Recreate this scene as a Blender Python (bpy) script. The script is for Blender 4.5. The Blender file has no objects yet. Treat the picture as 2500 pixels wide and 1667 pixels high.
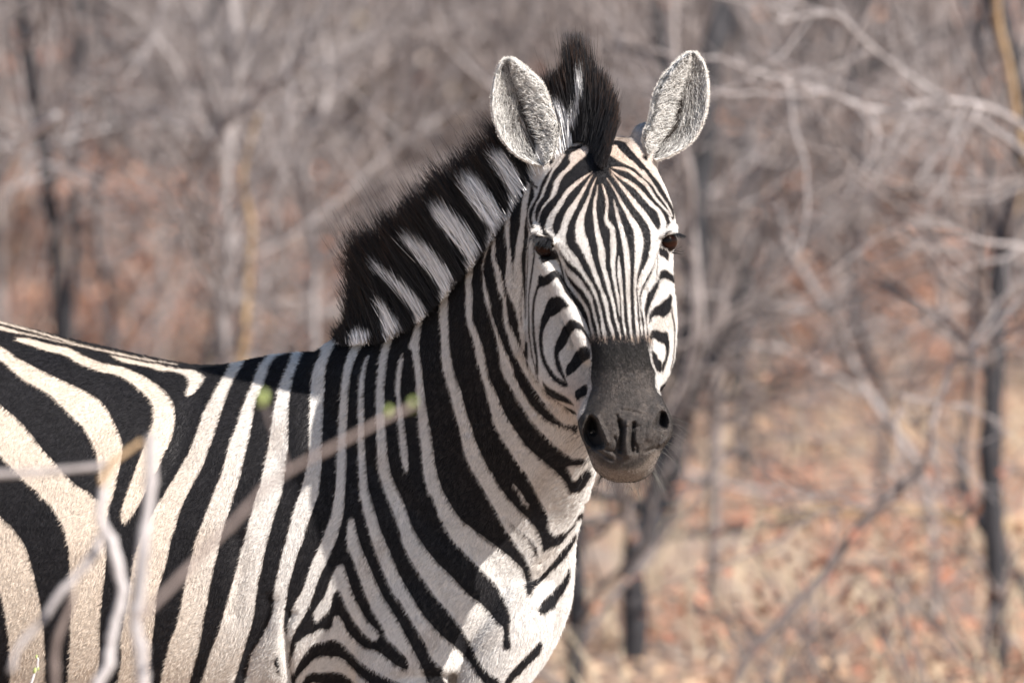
import bpy, bmesh, math, random
import numpy as np
from mathutils import Vector, Matrix

C = bpy.context.scene.collection
scn = bpy.context.scene
rng = np.random.default_rng(7)
random.seed(7)

# ------------------------------------------------------------------ camera
DIST = 12.0                      # metres from the lens to the zebra's plane
PPM = 1500.0                     # photograph pixels per metre in that plane
CAM = Vector((0.0, 0.0, 2.0))
TGT = Vector((0.0, math.sqrt(DIST ** 2 - 0.72 ** 2), 1.28))
cam_d = bpy.data.cameras.new('camera')
cam = bpy.data.objects.new('camera', cam_d)
C.objects.link(cam)
cam.location = CAM
cam.rotation_euler = (TGT - CAM).to_track_quat('-Z', 'Y').to_euler()
cam_d.sensor_width = 36.0
cam_d.lens = 36.0 * DIST / (2500.0 / PPM)
cam_d.clip_start = 0.5
cam_d.clip_end = 2000
cam_d.dof.use_dof = True
cam_d.dof.focus_distance = DIST - 0.32
cam_d.dof.aperture_fstop = 4.3
cam_d.dof.aperture_blades = 9
scn.camera = cam
AF = np.array((TGT - CAM).normalized())          # forward
AR = np.array((1.0, 0.0, 0.0))
AU = np.cross(AR, AF)
CAMN = np.array(CAM)

# ------------------------------------------------------------------ light
SUN_DIR = -(1.02 * AR + 1.0 * AU - 0.98 * AF)     # direction the light travels
SUN_DIR = SUN_DIR / np.linalg.norm(SUN_DIR)
world = bpy.data.worlds.new('World')
scn.world = world
world.use_nodes = True
wn = world.node_tree
bg = wn.nodes['Background']
sky = wn.nodes.new('ShaderNodeTexSky')
sky.sky_type = 'NISHITA'
sky.sun_disc = False
sun_el = math.asin(-SUN_DIR[2])
sky.sun_elevation = sun_el
sky.sun_rotation = math.atan2(-SUN_DIR[0], -SUN_DIR[1])
sky.air_density = 1.0
sky.dust_density = 0.8
wn.links.new(sky.outputs[0], bg.inputs[0])
bg.inputs[1].default_value = 0.09
sun_d = bpy.data.lights.new('sun', 'SUN')
sun_d.energy = 5.0
sun_d.angle = math.radians(0.5)
sun_d.color = (1.0, 0.935, 0.86)
sun = bpy.data.objects.new('sun', sun_d)
C.objects.link(sun)
sun.location = (8, 2, 12)
sun.rotation_euler = Vector(SUN_DIR).to_track_quat('-Z', 'Y').to_euler()
scn.view_settings.view_transform = 'Standard'
scn.view_settings.look = 'None'
scn.view_settings.gamma = 1.0
scn.view_settings.use_curve_mapping = False
scn.view_settings.exposure = 0.74


# ------------------------------------------------------------------ helpers
def W(px, py, d=0.0):
    """A point by its place in the zebra's side plane and its depth (all in 1/1500 m)."""
    px = np.asarray(px, float); py = np.asarray(py, float); d = np.asarray(d, float) / PPM
    k = (DIST - d) / DIST
    u = (px - 1250.0) / PPM * k
    v = -(py - 833.5) / PPM * k
    return CAMN + u[..., None] * AR + v[..., None] * AU + (DIST - d)[..., None] * AF


def WI(p):
    """Inverse of W: side-plane coordinates and depth of world points."""
    q = np.asarray(p, float) - CAMN
    z = q @ AF
    return (q @ AR) / z * DIST * PPM + 1250.0, 833.5 - (q @ AU) / z * DIST * PPM, (DIST - z) * PPM


def mesh_obj(name, verts, faces, mat=None, parent=None, smooth=True):
    me = bpy.data.meshes.new(name)
    verts = np.asarray(verts, np.float32).reshape(-1, 3)
    faces = np.asarray(faces, np.int32)
    me.vertices.add(len(verts)); me.vertices.foreach_set('co', verts.ravel())
    n, k = faces.shape
    me.loops.add(n * k); me.loops.foreach_set('vertex_index', faces.ravel())
    me.polygons.add(n)
    me.polygons.foreach_set('loop_start', np.arange(0, n * k, k, dtype=np.int32))
    me.update(calc_edges=True)
    if smooth:
        me.polygons.foreach_set('use_smooth', np.ones(n, bool))
    me.validate()
    o = bpy.data.objects.new(name, me)
    C.objects.link(o)
    if mat: me.materials.append(mat)
    if parent: o.parent = parent
    return o


def tag(o, label=None, cat=None, group=None, kind=None):
    if label: o['label'] = label
    if cat: o['category'] = cat
    if group: o['group'] = group
    if kind: o['kind'] = kind
    return o


def empty(name, loc=(0, 0, 0)):
    o = bpy.data.objects.new(name, None)
    o.empty_display_size = 0.1
    C.objects.link(o); o.location = loc
    return o


def catmull(P, n):
    """Resample control points P (k,d) with n points per span."""
    P = np.asarray(P, float)
    Q = np.vstack([2 * P[0] - P[1], P, 2 * P[-1] - P[-2]])
    out = []
    t = np.linspace(0, 1, n, endpoint=False)[:, None]
    for i in range(1, len(Q) - 2):
        a, b, c, d = Q[i - 1], Q[i], Q[i + 1], Q[i + 2]
        out.append(0.5 * (2 * b + (c - a) * t + (2 * a - 5 * b + 4 * c - d) * t ** 2 + (3 * b - a - 3 * c + d) * t ** 3))
    out.append(P[-1:])
    return np.vstack(out)


def nodes(name):
    m = bpy.data.materials.new(name)
    m.use_nodes = True
    return m, m.node_tree, m.node_tree.nodes['Principled BSDF']


def ramp(nt, fac, stops, interp='LINEAR'):
    r = nt.nodes.new('ShaderNodeValToRGB')
    r.color_ramp.interpolation = interp
    e = r.color_ramp.elements
    while len(e) < len(stops): e.new(0.5)
    for i, (p, c) in enumerate(stops):
        e[i].position = p
        e[i].color = (*c, 1) if len(c) == 3 else c
    nt.links.new(fac, r.inputs[0])
    return r.outputs[0]


def noise(nt, scale, detail=4, rough=0.55, coord=None, dist=0.0):
    t = nt.nodes.new('ShaderNodeTexNoise')
    t.inputs['Scale'].default_value = scale
    t.inputs['Detail'].default_value = detail
    t.inputs['Roughness'].default_value = rough
    t.inputs['Distortion'].default_value = dist
    if coord is None:
        c = nt.nodes.new('ShaderNodeTexCoord'); coord = c.outputs['Object']
    nt.links.new(coord, t.inputs['Vector'])
    return t.outputs['Fac']


def math_n(nt, op, a, b=None, c=None, clamp=False):
    m = nt.nodes.new('ShaderNodeMath'); m.operation = op; m.use_clamp = clamp
    for i, v in enumerate((a, b, c)):
        if v is None: continue
        if isinstance(v, (int, float)): m.inputs[i].default_value = v
        else: nt.links.new(v, m.inputs[i])
    return m.outputs[0]


def mixc(nt, fac, a, b, mode='MIX'):
    m = nt.nodes.new('ShaderNodeMix'); m.data_type = 'RGBA'; m.blend_type = mode
    ins = [m.inputs[0], m.inputs[6], m.inputs[7]]
    for s, v in zip(ins, (fac, a, b)):
        if isinstance(v, (int, float)): s.default_value = v
        elif isinstance(v, tuple): s.default_value = (*v, 1) if len(v) == 3 else v
        else: nt.links.new(v, s)
    return m.outputs[2]


def attr(nt, name):
    a = nt.nodes.new('ShaderNodeAttribute'); a.attribute_name = name
    return a


def bump(nt, h, strength, dist, bsdf):
    b = nt.nodes.new('ShaderNodeBump')
    b.inputs['Strength'].default_value = strength
    b.inputs['Distance'].default_value = dist
    nt.links.new(h, b.inputs['Height'])
    nt.links.new(b.outputs[0], bsdf.inputs['Normal'])
    return b.outputs[0]

# ------------------------------------------------------------------ coat pattern
# The zebra's own markings, plus one painted fold shadow, drawn as outlines on its side and face (frame: origin x, y, scale).
FR = dict(F1=(0, 740, 3.357), F2=(0, 1200, 3.357), F3=(600, 740, 3.357), F4=(600, 1200, 3.357),
          F5=(800, 300, 3.92), F6=(800, 500, 3.92), F7=(1000, 800, 3.92), F8=(1000, 1150, 3.92),
          H1=(1180, 80, 3.92), H2=(1200, 360, 4.612), H3=(1200, 600, 4.612), H4=(1300, 860, 4.1275),
          N1=(1340, 580, 7.84), N2=(1380, 700, 7.84), E1=(1270, 520, 15.68), E2=(1530, 520, 15.68), S0=(0, 0, 1))
OPS = []


def nums(s):
    return [tuple(float(v) for v in t.split(',')) for t in s.split()]


def chaikin(P, closed=True):
    P = np.asarray(P)
    if closed:
        Q = np.roll(P, -1, 0)
        return np.stack([0.8 * P + 0.2 * Q, 0.2 * P + 0.8 * Q], 1).reshape(-1, P.shape[1])
    return P


def mk(kind, col, fr, s):
    ox, oy, k = FR[fr]
    D = np.array(nums(s))
    if kind == 'S':
        D = catmull(D, 3)
        return ('S', col, np.c_[D[:, 0] / k + ox, D[:, 1] / k + oy, np.maximum(D[:, 2], 1) / k * 0.5])
    if kind == 'R':
        L = D[:, [1, 0]]; R_ = D[:, [2, 0]][::-1]
        D = np.vstack([L, R_])
    D = chaikin(D)
    return ('P', col, np.c_[D[:, 0] / k + ox, D[:, 1] / k + oy])


def op(kind, col, fr, s):
    OPS.append(mk(kind, col, fr, s))


def sd_poly(P, x, y):
    n = len(P)
    best = np.full(len(x), 1e9); ins = np.zeros(len(x), bool)
    for i in range(n):
        ax, ay = P[i]; bx, by = P[(i + 1) % n]
        dx, dy = bx - ax, by - ay
        L = dx * dx + dy * dy + 1e-12
        t = np.clip(((x - ax) * dx + (y - ay) * dy) / L, 0, 1)
        d = (x - ax - t * dx) ** 2 + (y - ay - t * dy) ** 2
        np.minimum(best, d, out=best)
        if ay != by:
            c = (ay > y) != (by > y)
            ins ^= c & (x < (bx - ax) * (y - ay) / (by - ay) + ax)
    d = np.sqrt(best)
    return np.where(ins, d, -d)


def sd_stroke(P, x, y):
    best = np.full(len(x), -1e9)
    for i in range(len(P) - 1):
        ax, ay, aw = P[i]; bx, by, bw = P[i + 1]
        dx, dy = bx - ax, by - ay
        L = dx * dx + dy * dy + 1e-12
        t = np.clip(((x - ax) * dx + (y - ay) * dy) / L, 0, 1)
        d = np.sqrt((x - ax - t * dx) ** 2 + (y - ay - t * dy) ** 2)
        np.maximum(best, aw + (bw - aw) * t - d, out=best)
    return best


def field(x, y, ops, start=-14.0, margin=14.0):
    """Signed field: positive where the coat is white."""
    f = np.full(len(x), start)
    for kind, col, P in ops:
        w = P[:, 2].max() if kind == 'S' else 0
        m = margin + w
        idx = np.nonzero((x > P[:, 0].min() - m) & (x < P[:, 0].max() + m) & (y > P[:, 1].min() - m) & (y < P[:, 1].max() + m))[0]
        if not len(idx): continue
        s = (sd_poly if kind == 'P' else sd_stroke)(P, x[idx], y[idx])
        s = np.clip(s, -14, 14)
        f[idx] = np.maximum(f[idx], s) if col > 0 else np.minimum(f[idx], -s)
    return f


# --- back and flank (white on black)
op('S', 1, 'F1', '-80,140,15 0,165,15 200,215,12 450,285,13 700,360,14 1000,425,16 1250,475,10 1480,510,4')
op('S', 1, 'F1', '-80,190,30 0,205,30 120,235,22 300,272,12 450,310,8 650,355,6 850,390,6')
op('S', 1, 'F1', '150,300,30 240,315,50 400,365,55 560,400,65 680,465,75 850,530,70 1000,560,75 1150,640,105 1270,730,130 1340,830,160 1350,950,175 1320,1080,180 1270,1200,170 1220,1320,170')
op('P', 1, 'F1', '1220,1100 1400,1100 1370,1150 1310,1250 1270,1330 1200,1540 1155,1620 1100,1720 1040,1790 1000,1800 990,1750 1010,1640 1060,1500 1120,1330')
op('R', 1, 'F1', '435,930,945 450,940,1010 470,975,1120 490,1040,1200 505,1120,1320 530,1250,1400 560,1330,1480')
op('P', 1, 'F1', '1250,510 1400,525 1480,545 1590,545 1680,590 1690,610 1650,680 1590,740 1550,765 1525,740 1555,680 1550,610 1500,580 1420,560 1320,540')
op('P', 1, 'F1', '-80,310 0,350 60,380 150,450 300,530 450,605 600,670 740,740 830,800 890,880 950,1000 990,1090 1010,1160 1000,1280 970,1400 940,1560 900,1660 830,1680 840,1600 830,1450 805,1320 790,1210 740,1100 680,1000 600,930 520,850 420,750 320,690 220,640 150,590 80,520 0,460 -80,420')
op('P', 1, 'F1', '-80,760 0,830 150,950 250,1060 350,1200 480,1330 600,1470 740,1560 790,1620 600,1640 340,1600 330,1560 220,1470 120,1370 0,1240 -80,1170')
op('R', 1, 'F2', '-20,300,690 0,320,735 60,375,790 100,420,900 200,480,880 300,530,870 400,550,870 500,570,880 650,575,865 900,585,835 1100,580,820 1300,575,825 1500,560,810 1700,550,800')
op('P', 1, 'F2', '-60,140 0,200 100,290 200,420 250,560 290,720 330,900 357,1050 370,1250 378,1400 378,1700 85,1700 82,1350 70,1150 35,950 0,800 -60,560')
op('R', 1, 'F1', '455,1940,2040 475,1930,2025 520,1890,1995 600,1840,1940 700,1775,1885 800,1725,1850 900,1670,1815 1000,1640,1785 1100,1600,1750 1200,1560,1710 1300,1510,1680 1400,1450,1630 1500,1380,1570 1590,1330,1530')
op('R', 1, 'F2', '-20,1380,1550 0,1365,1545 100,1290,1500 200,1240,1465 300,1190,1440 400,1150,1400 500,1110,1385 600,1090,1360 700,1075,1330 800,1060,1300 900,1045,1285 1000,1030,1275 1100,1010,1265 1200,990,1250 1300,1000,1245 1400,995,1240 1500,975,1235 1700,950,1225')
op('R', 1, 'F1', '420,2230,2330 435,2210,2290 470,2175,2250 520,2130,2215 600,2095,2190 700,2060,2150 800,2010,2105 900,1980,2085 1000,1945,2065 1100,1905,2050 1200,1870,2020 1300,1845,2000 1400,1815,1975 1500,1775,1945 1590,1740,1910')
op('R', 1, 'F2', '-20,1770,1930 0,1760,1925 100,1720,1900 200,1680,1865 300,1640,1835 400,1600,1800 500,1580,1790 600,1555,1760 700,1525,1740 800,1510,1715 900,1495,1705 1000,1475,1680 1100,1450,1665 1200,1400,1645 1300,1380,1630 1400,1355,1600 1500,1330,1570 1700,1280,1520')
op('S', 1, 'F3', '180,455,14 290,425,16 400,398,14 500,368,12')
op('R', 1, 'F3', '330,480,530 355,460,515 400,405,490 450,385,460 500,360,440 600,310,395 700,275,375 800,250,360 900,225,355 1000,212,352 1100,200,352 1200,185,348 1300,165,340 1400,140,325 1500,120,310 1590,100,295')
op('R', 1, 'F2', '-20,2110,2320 0,2110,2315 100,2080,2285 200,2055,2250 300,2030,2225 400,2005,2195 500,1975,2170 600,1950,2150 700,1920,2130 800,1895,2110 900,1860,2100 1000,1835,2085 1100,1810,2060 1200,1775,2030 1300,1730,2000 1400,1700,1970 1500,1670,1940 1700,1600,1880')
op('R', 1, 'F3', '260,700,790 290,690,775 320,600,755 340,630,740 400,630,705 450,600,685 500,570,670 600,545,655 700,535,650 800,530,643 900,528,638 1000,523,633 1100,525,628 1200,520,628 1300,508,625 1400,490,615 1500,465,605 1590,450,597')
op('R', 1, 'F4', '-20,455,603 0,450,600 100,415,565 200,385,535 300,355,500 400,330,470 500,300,430 600,280,400 700,255,370 800,240,345 900,240,335 1000,225,318 1100,175,312 1200,130,318 1300,60,330 1400,30,345 1500,10,365 1700,-20,390')
op('S', -1, 'F4', '262,1330,14 255,1390,40 268,1450,24 290,1490,6')
op('R', 1, 'F3', '225,850,1015 250,850,1015 300,865,990 340,880,965 400,850,930 450,830,905 500,815,885 600,797,860 700,787,852 800,778,845 900,770,838 1000,765,832 1100,762,832 1200,757,830 1300,750,828 1400,747,825 1500,740,818 1590,732,812')
op('R', 1, 'F4', '-20,735,812 0,733,812 100,720,812 200,700,800 300,660,775 400,630,745 500,580,700 600,540,655 700,500,605 800,470,570 900,410,535 1000,375,490 1100,350,430 1200,335,378 1300,332,364 1400,342,360 1500,355,372 1600,370,385')
op('S', 1, 'F3', '1010,420,10 990,480,30 960,600,42 953,700,42 950,800,45 950,900,50 950,1000,52 947,1100,55 953,1200,58 957,1300,60 962,1400,62 970,1500,66 975,1580,72')
op('P', 1, 'F4', '940,-20 1010,-20 1015,0 1045,100 1100,300 1145,400 1190,500 1270,700 1330,800 1380,880 1430,970 1540,1110 1690,1250 1740,1300 1640,1450 1590,1420 1500,1330 1430,1200 1340,1050 1250,900 1150,700 1070,500 1000,280 960,100')
op('P', 1, 'F4', '870,180 900,260 930,400 980,530 1040,670 1120,850 1220,1000 1300,1150 1380,1300 1440,1420 1500,1560 1540,1700 1330,1700 1330,1560 1340,1400 1260,1290 1160,1200 1120,1100 1060,1000 990,850 930,680 880,540 830,440 840,240')
op('P', 1, 'F4', '800,585 770,590 730,640 690,750 650,850 600,910 560,980 560,1040 590,1060 640,1010 700,950 710,870 740,800 770,790 790,850 830,940 880,1040 960,1150 1040,1210 1080,1215 1105,1180 1100,1150 1020,1080 970,1010 900,880 850,750 820,640')
op('P', 1, 'F4', '370,1400 395,1330 420,1240 480,1180 560,1150 610,1110 680,1130 715,1090 720,1010 760,1005 800,1060 820,1120 900,1220 1000,1285 1070,1290 1150,1350 1230,1420 1330,1460 1380,1500 1400,1600 1200,1540 1080,1475 980,1420 880,1330 800,1240 740,1205 640,1220 560,1240 500,1300 450,1380 410,1450 375,1500')
op('P', 1, 'F4', '400,1560 430,1500 500,1430 560,1360 620,1335 700,1350 760,1345 830,1390 900,1460 960,1520 1050,1580 1000,1620 930,1600 870,1540 800,1480 700,1465 620,1475 540,1470 500,1500 470,1550 430,1640')
op('P', 1, 'F4', '480,1640 530,1555 620,1565 680,1640')
op('R', 1, 'F3', '215,1140,1240 240,1150,1240 270,1165,1220 300,1150,1205 350,1130,1190 400,1110,1175 450,1100,1165 500,1092,1160 600,1085,1148 700,1075,1138 800,1070,1140 900,1070,1143 1000,1072,1145 1100,1078,1155 1200,1080,1162 1300,1085,1170 1400,1100,1195 1500,1130,1235 1590,1160,1280')
op('P', 1, 'F4', '1135,-20 1255,-20 1320,150 1370,300 1500,500 1600,610 1700,700 1800,810 1870,880 2000,1000 1900,1200 1740,1080 1640,950 1550,850 1430,670 1310,480 1240,230 1180,80')
op('S', 1, 'F3', '1290,405,10 1275,480,38 1258,600,40 1250,700,38 1260,800,40 1270,900,46 1280,1000,52 1290,1100,56 1300,1200,58 1310,1300,52 1320,1360,35')
op('R', 1, 'F3', '70,1380,1470 110,1405,1455 160,1400,1445 220,1385,1440 280,1360,1430 340,1340,1425 380,1365,1425 450,1378,1432 520,1385,1445 600,1395,1450 700,1403,1460 800,1408,1475 900,1412,1490 1000,1422,1505 1100,1435,1530 1200,1445,1540 1300,1450,1550 1400,1462,1575 1500,1485,1600 1590,1510,1635')
op('P', 1, 'F4', '1500,-20 1620,-20 1690,100 1760,230 1900,330 2000,400 2130,500 2200,570 2280,640 2300,750 2350,900 2100,900 2050,740 1990,690 1900,600 1800,500 1700,400 1600,220 1540,80')
op('R', 1, 'F3', '-20,1592,1652 0,1595,1655 100,1597,1662 200,1600,1665 300,1605,1670 400,1605,1680 500,1612,1695 600,1635,1725 700,1670,1760 800,1695,1785 900,1720,1810 1000,1748,1850 1100,1770,1875 1200,1790,1915 1300,1825,1965 1400,1875,2010 1500,1930,2065 1590,1975,2120')
# --- throat and chest, lit side
op('P', 1, 'F8', '600,-20 780,-20 850,130 940,250 1050,370 1140,450 1200,520 1250,600 1275,700 1285,780 1320,745 1370,715 1440,690 1500,620 1640,420 2000,200 2000,2160 300,2160 350,1700 620,1230 760,1010 900,800 1010,670 920,560 860,430 780,290 700,150')
op('R', 1, 'F7', '-50,555,620 0,570,640 100,610,675 200,632,712 300,655,725 400,680,745 500,705,775 600,735,825 700,758,860 800,785,905 900,805,960 1000,855,1030 1100,915,1095 1200,985,1190 1300,1040,1320 1372,1090,1400 1450,1130,1480 1560,1190,1530')
op('P', 1, 'F8', '1080,-60 1370,-20 1440,50 1500,100 1530,180 1560,210 1600,190 1640,190 1700,120 1760,0 1850,-20 1850,100 1650,370 1570,510 1500,570 1410,605 1380,600 1340,550 1335,450 1310,370 1260,290 1200,170 1140,60')
op('P', 1, 'F8', '1520,-60 1555,20 1570,70 1600,60 1640,0 1690,-60')
op('P', 1, 'F7', '805,-20 830,80 860,230 885,380 920,470 980,580 1040,680 1110,790 1160,870 1240,970 1340,1070 1440,1160 1520,1215 1580,1248 1650,1245 1720,1250 1760,1180 1720,1080 1660,1010 1560,960 1440,940 1340,900 1240,820 1150,710 1080,590 1000,450 960,340 900,200 860,80 835,-20')
op('P', 1, 'F7', '1505,1310 1560,1320 1600,1350 1680,1280 1730,1230 1760,1260 1720,1330 1640,1400 1600,1470 1570,1450 1540,1380')
op('P', 1, 'F7', '935,-20 945,80 980,200 1040,320 1100,430 1180,560 1260,680 1340,780 1400,850 1470,915 1560,930 1610,920 1650,870 1580,800 1500,760 1420,700 1300,610 1200,480 1120,350 1060,240 1010,120 985,0 980,-20')
op('P', -1, 'F7', '1450,730 1540,770 1640,790 1640,830 1520,795')
op('S', -1, 'F7', '1530,935,20 1590,965,60 1640,1000,50')
op('P', -1, 'F8', '255,-20 310,170 400,330 480,450 620,560 760,660 860,720 930,775 1000,830 1060,890 1100,960 1115,1040 1125,1170 1145,1190 1220,1100 1340,970 1450,865 1535,755 1590,640 1600,560 1520,690 1430,790 1330,920 1240,1020 1175,1040 1160,930 1120,840 1060,740 1000,660 920,560 860,430 780,290 700,150 610,-20')
op('P', -1, 'F8', '780,-20 850,130 940,250 1050,370 1140,450 1200,520 1250,600 1275,700 1285,775 1320,740 1370,715 1440,690 1500,620 1600,500 1650,370 1570,510 1500,570 1410,605 1380,600 1340,550 1335,450 1310,370 1260,290 1200,170 1140,60 1100,-20')
op('S', 1, 'F8', '990,120,15 1060,210,25 1100,290,32 1150,325,15')
op('S', -1, 'F8', '930,440,10 1010,540,20 1080,590,18 1150,650,28 1200,720,34 1220,800,30 1245,840,10')
op('S', -1, 'F8', '1690,300,5 1590,480,9 1480,650,8 1380,790,4')  # shade of a skin fold, painted into the coat as a thin line
op('P', -1, 'F8', '1530,900 1540,960 1530,1040 1490,1130 1430,1220 1370,1300 1290,1360 1240,1350 1235,1310 1270,1240 1340,1170 1400,1110 1470,1040')
# chest stripes coming down from the shoulder into the lit side
op('P', -1, 'F4', '1625,-20 1760,230 1900,330 2130,500 2200,560 2280,640 2300,740 2305,840 2350,840 2350,700 2310,600 2250,500 2200,420 2120,340 2060,200 1990,60 1960,-20')
op('P', -1, 'F4', '1265,-20 1370,300 1500,500 1600,610 1700,700 1800,810 1890,880 1990,970 2060,1060 2115,1110 2120,1200 2110,1250 2140,1295 2175,1280 2175,1220 2160,1150 2175,1050 2160,950 2110,850 2050,750 1990,690 1900,600 1800,500 1700,400 1600,220 1510,-20')
op('P', -1, 'F4', '1015,-20 1045,100 1100,300 1190,500 1270,700 1330,800 1380,880 1430,970 1540,1110 1690,1240 1780,1320 1850,1400 1900,1490 1960,1570 2000,1650 2110,1650 2110,1570 2070,1520 1990,1480 1920,1400 1890,1330 1850,1240 1800,1160 1750,1080 1640,950 1550,850 1430,670 1310,480 1240,230 1140,-20')
op('P', -1, 'F4', '2090,1680 2120,1560 2170,1480 2250,1390 2350,1290 2420,1200 2440,1250 2400,1340 2330,1400 2250,1490 2160,1570 2130,1680')
op('P', -1, 'F4', '700,1205 740,1205 800,1240 880,1330 980,1420 1080,1475 1200,1540 1400,1640 1600,1900 700,1900 900,1600 1050,1590 960,1520 900,1460 830,1390 760,1345 700,1350 620,1335 560,1360 500,1430 430,1500 380,1580 385,1520 410,1450 450,1380 500,1300 560,1240 640,1220')
op('P', -1, 'F4', '1120,1080 1130,1180 1180,1220 1260,1290 1340,1385 1320,1450 1230,1420 1150,1350 1070,1290 1000,1285 900,1220 820,1120 900,1150 960,1155 1040,1215 1100,1200')
op('P', -1, 'F4', '815,500 870,540 930,680 990,850 1060,1000 1120,1080 1160,1200 1260,1290 1100,1180 1100,1150 1020,1080 970,1010 900,880 850,750 820,640 800,560')
op('S', -1, 'F4', '1250,880,20 1340,1060,45 1440,1240,60 1500,1400,75 1560,1520,90 1640,1640,110')
# --- neck behind the cheek
op('R', 1, 'F6', '760,1080,1175 780,1080,1170 850,1090,1162 900,1085,1160 1000,1078,1158 1100,1075,1160 1200,1085,1165 1300,1090,1165')
op('R', 1, 'F6', '1050,850,925 1080,855,915 1150,845,905 1200,835,890 1250,820,882 1300,795,882 1360,790,882')
op('R', 1, 'F6', '490,1320,1420 520,1330,1410 560,1345,1400 650,1330,1390 750,1325,1380 850,1325,1390 950,1325,1390 1050,1325,1385 1120,1340,1390 1200,1370,1415 1250,1385,1440 1300,1400,1460 1400,1420,1500 1500,1440,1520 1600,1470,1540')
op('S', 1, 'F6', '1615,200,60 1580,270,45 1545,370,22 1510,480,18 1492,560,14 1487,660,12 1500,720,22 1510,800,35 1525,880,45 1545,950,40 1560,1020,20 1580,1100,22 1610,1200,25 1640,1290,40 1670,1380,60 1700,1480,90 1730,1580,110')
op('S', 1, 'F6', '1600,300,12 1595,380,35 1590,480,40 1610,560,45 1635,640,55 1650,720,60 1665,800,60 1690,880,35 1700,980,35 1710,1100,45 1740,1200,50 1790,1300,60 1840,1400,50 1870,1480,40 1900,1580,30')
op('S', 1, 'F6', '1790,-70,20 1760,0,40 1740,80,40 1725,170,50 1725,280,40 1735,400,35 1740,500,45 1740,600,60 1745,700,80 1760,800,80 1780,880,60 1805,950,40 1820,1010,15')
op('S', 1, 'F6', '1930,-200,30 1910,-110,55 1890,-20,55 1880,80,55 1865,200,45 1855,280,60 1840,380,70 1825,500,65 1820,600,80 1825,700,90 1830,800,90 1840,900,90 1850,1000,90 1865,1100,80 1870,1200,70 1875,1300,50 1880,1380,30')
op('S', -1, 'F6', '1900,300,16 1895,420,12 1885,520,10 1860,620,5')
op('S', -1, 'F6', '1875,640,7 1865,800,6 1850,980,7 1865,1150,5')
# --- head: white ground
op('P', 1, 'S0', '1250,330 1291,403 1293,432 1309,473 1298,494 1289,516 1287,544 1292,566 1288,598 1284,640 1285,687 1283,773 1285,838 1282,871 1298,904 1317,940 1327,953 1365,984 1411,1004 1411,1060 1440,1150 1500,1200 1720,1200 1720,240 1200,200')
op('S', -1, 'H3', '374,-20,12 376,150,10 360,300,8')
op('S', -1, 'H3', '415,-20,9 410,200,8 402,400,8 396,600,7 390,800,6')
op('S', -1, 'H3', '485,-20,18 485,100,17 465,250,20 445,400,17 425,560,11 425,800,12 430,1000,13 450,1150,13 465,1250,13 500,1400,9 530,1520,7')
op('P', -1, 'H3', '385,1050 410,1080 415,1200 410,1300 380,1260 372,1180')
op('P', -1, 'H3', '540,60 700,40 745,100 755,150 690,140 620,185 570,195 555,150')
op('S', -1, 'H3', '740,110,18 775,190,20 795,270,11 810,340,12 822,390,18')
op('P', -1, 'H3', '527,330 560,325 610,330 660,298 710,275 750,280 790,325 815,370 830,400 845,450 800,449 763,390 734,349 690,390 650,420 600,452 560,455 530,480 510,560 492,640 483,760 488,900 495,1020 510,1120 525,1260 530,1440 515,1440 500,1350 500,1250 480,1150 470,1020 460,880 458,740 466,640 485,540 510,470 527,420')
op('P', -1, 'H3', '740,550 790,570 830,610 875,675 850,690 810,690 770,730 720,780 670,790 640,850 600,920 580,1000 580,1100 590,1200 620,1290 660,1370 710,1440 780,1500 860,1540 865,1590 780,1568 700,1510 640,1430 590,1340 560,1240 540,1130 535,1000 550,900 570,800 600,730 620,650 650,600 690,570')
op('P', -1, 'H3', '900,820 960,840 1010,880 1050,940 1080,990 1110,1060 1125,1110 1090,1060 1050,990 1000,940 950,930 910,960 880,1010 860,1080 820,1140 770,1190 760,1240 780,1320 800,1390 830,1470 870,1575 840,1540 800,1480 750,1400 720,1320 708,1220 715,1130 740,1060 780,990 790,940 830,880 870,835')
op('P', -1, 'H3', '1060,1120 1095,1150 1115,1220 1110,1270 1070,1280 1030,1310 990,1360 940,1410 880,1450 850,1470 835,1400 850,1340 900,1290 930,1230 960,1170 1010,1130')
op('P', -1, 'H4', '545,310 565,360 555,430 500,440 450,485 425,430 430,390 480,350')
op('P', -1, 'H4', '100,275 140,330 200,370 280,410 350,450 425,525 410,528 330,500 250,480 160,430 125,370')
op('P', -1, 'N1', '200,380 225,480 250,600 280,700 310,820 350,900 420,1000 500,1100 560,1180 620,1260 680,1340 730,1430 765,1580 680,1580 620,1450 560,1350 480,1250 390,1140 310,1040 260,920 200,820 150,750 170,660 220,720 270,790 235,620 205,480 180,400')
op('P', -1, 'N1', '310,600 350,700 420,770 500,860 570,920 650,1000 700,1070 750,1140 800,1240 820,1330 850,1450 870,1580 810,1580 790,1450 760,1360 720,1280 660,1180 600,1090 540,1020 470,940 400,850 350,760 318,640')
op('P', -1, 'N1', '2352,680 2300,650 2240,610 2180,605 2120,640 2100,720 2090,800 2060,850 2010,880 1980,950 1900,1050 1860,1150 1840,1250 1820,1350 1830,1450 1845,1568 1870,1568 1880,1480 1900,1380 1950,1250 2010,1130 2060,1000 2100,880 2130,800 2180,770 2250,775 2310,800 2400,860 2450,760')
op('P', -1, 'N2', '1780,0 1720,100 1660,210 1610,300 1580,400 1555,500 1550,600 1560,700 1588,830 1578,830 1550,720 1530,640 1515,520 1505,420 1520,320 1550,200 1600,100 1660,20')
op('P', -1, 'N2', '2010,125 2040,190 2030,280 2020,430 1980,490 1930,540 1870,570 1810,545 1750,540 1690,560 1640,610 1610,690 1600,700 1600,600 1610,520 1650,440 1710,380 1790,330 1850,270 1910,220 1960,190 1980,140')
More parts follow.
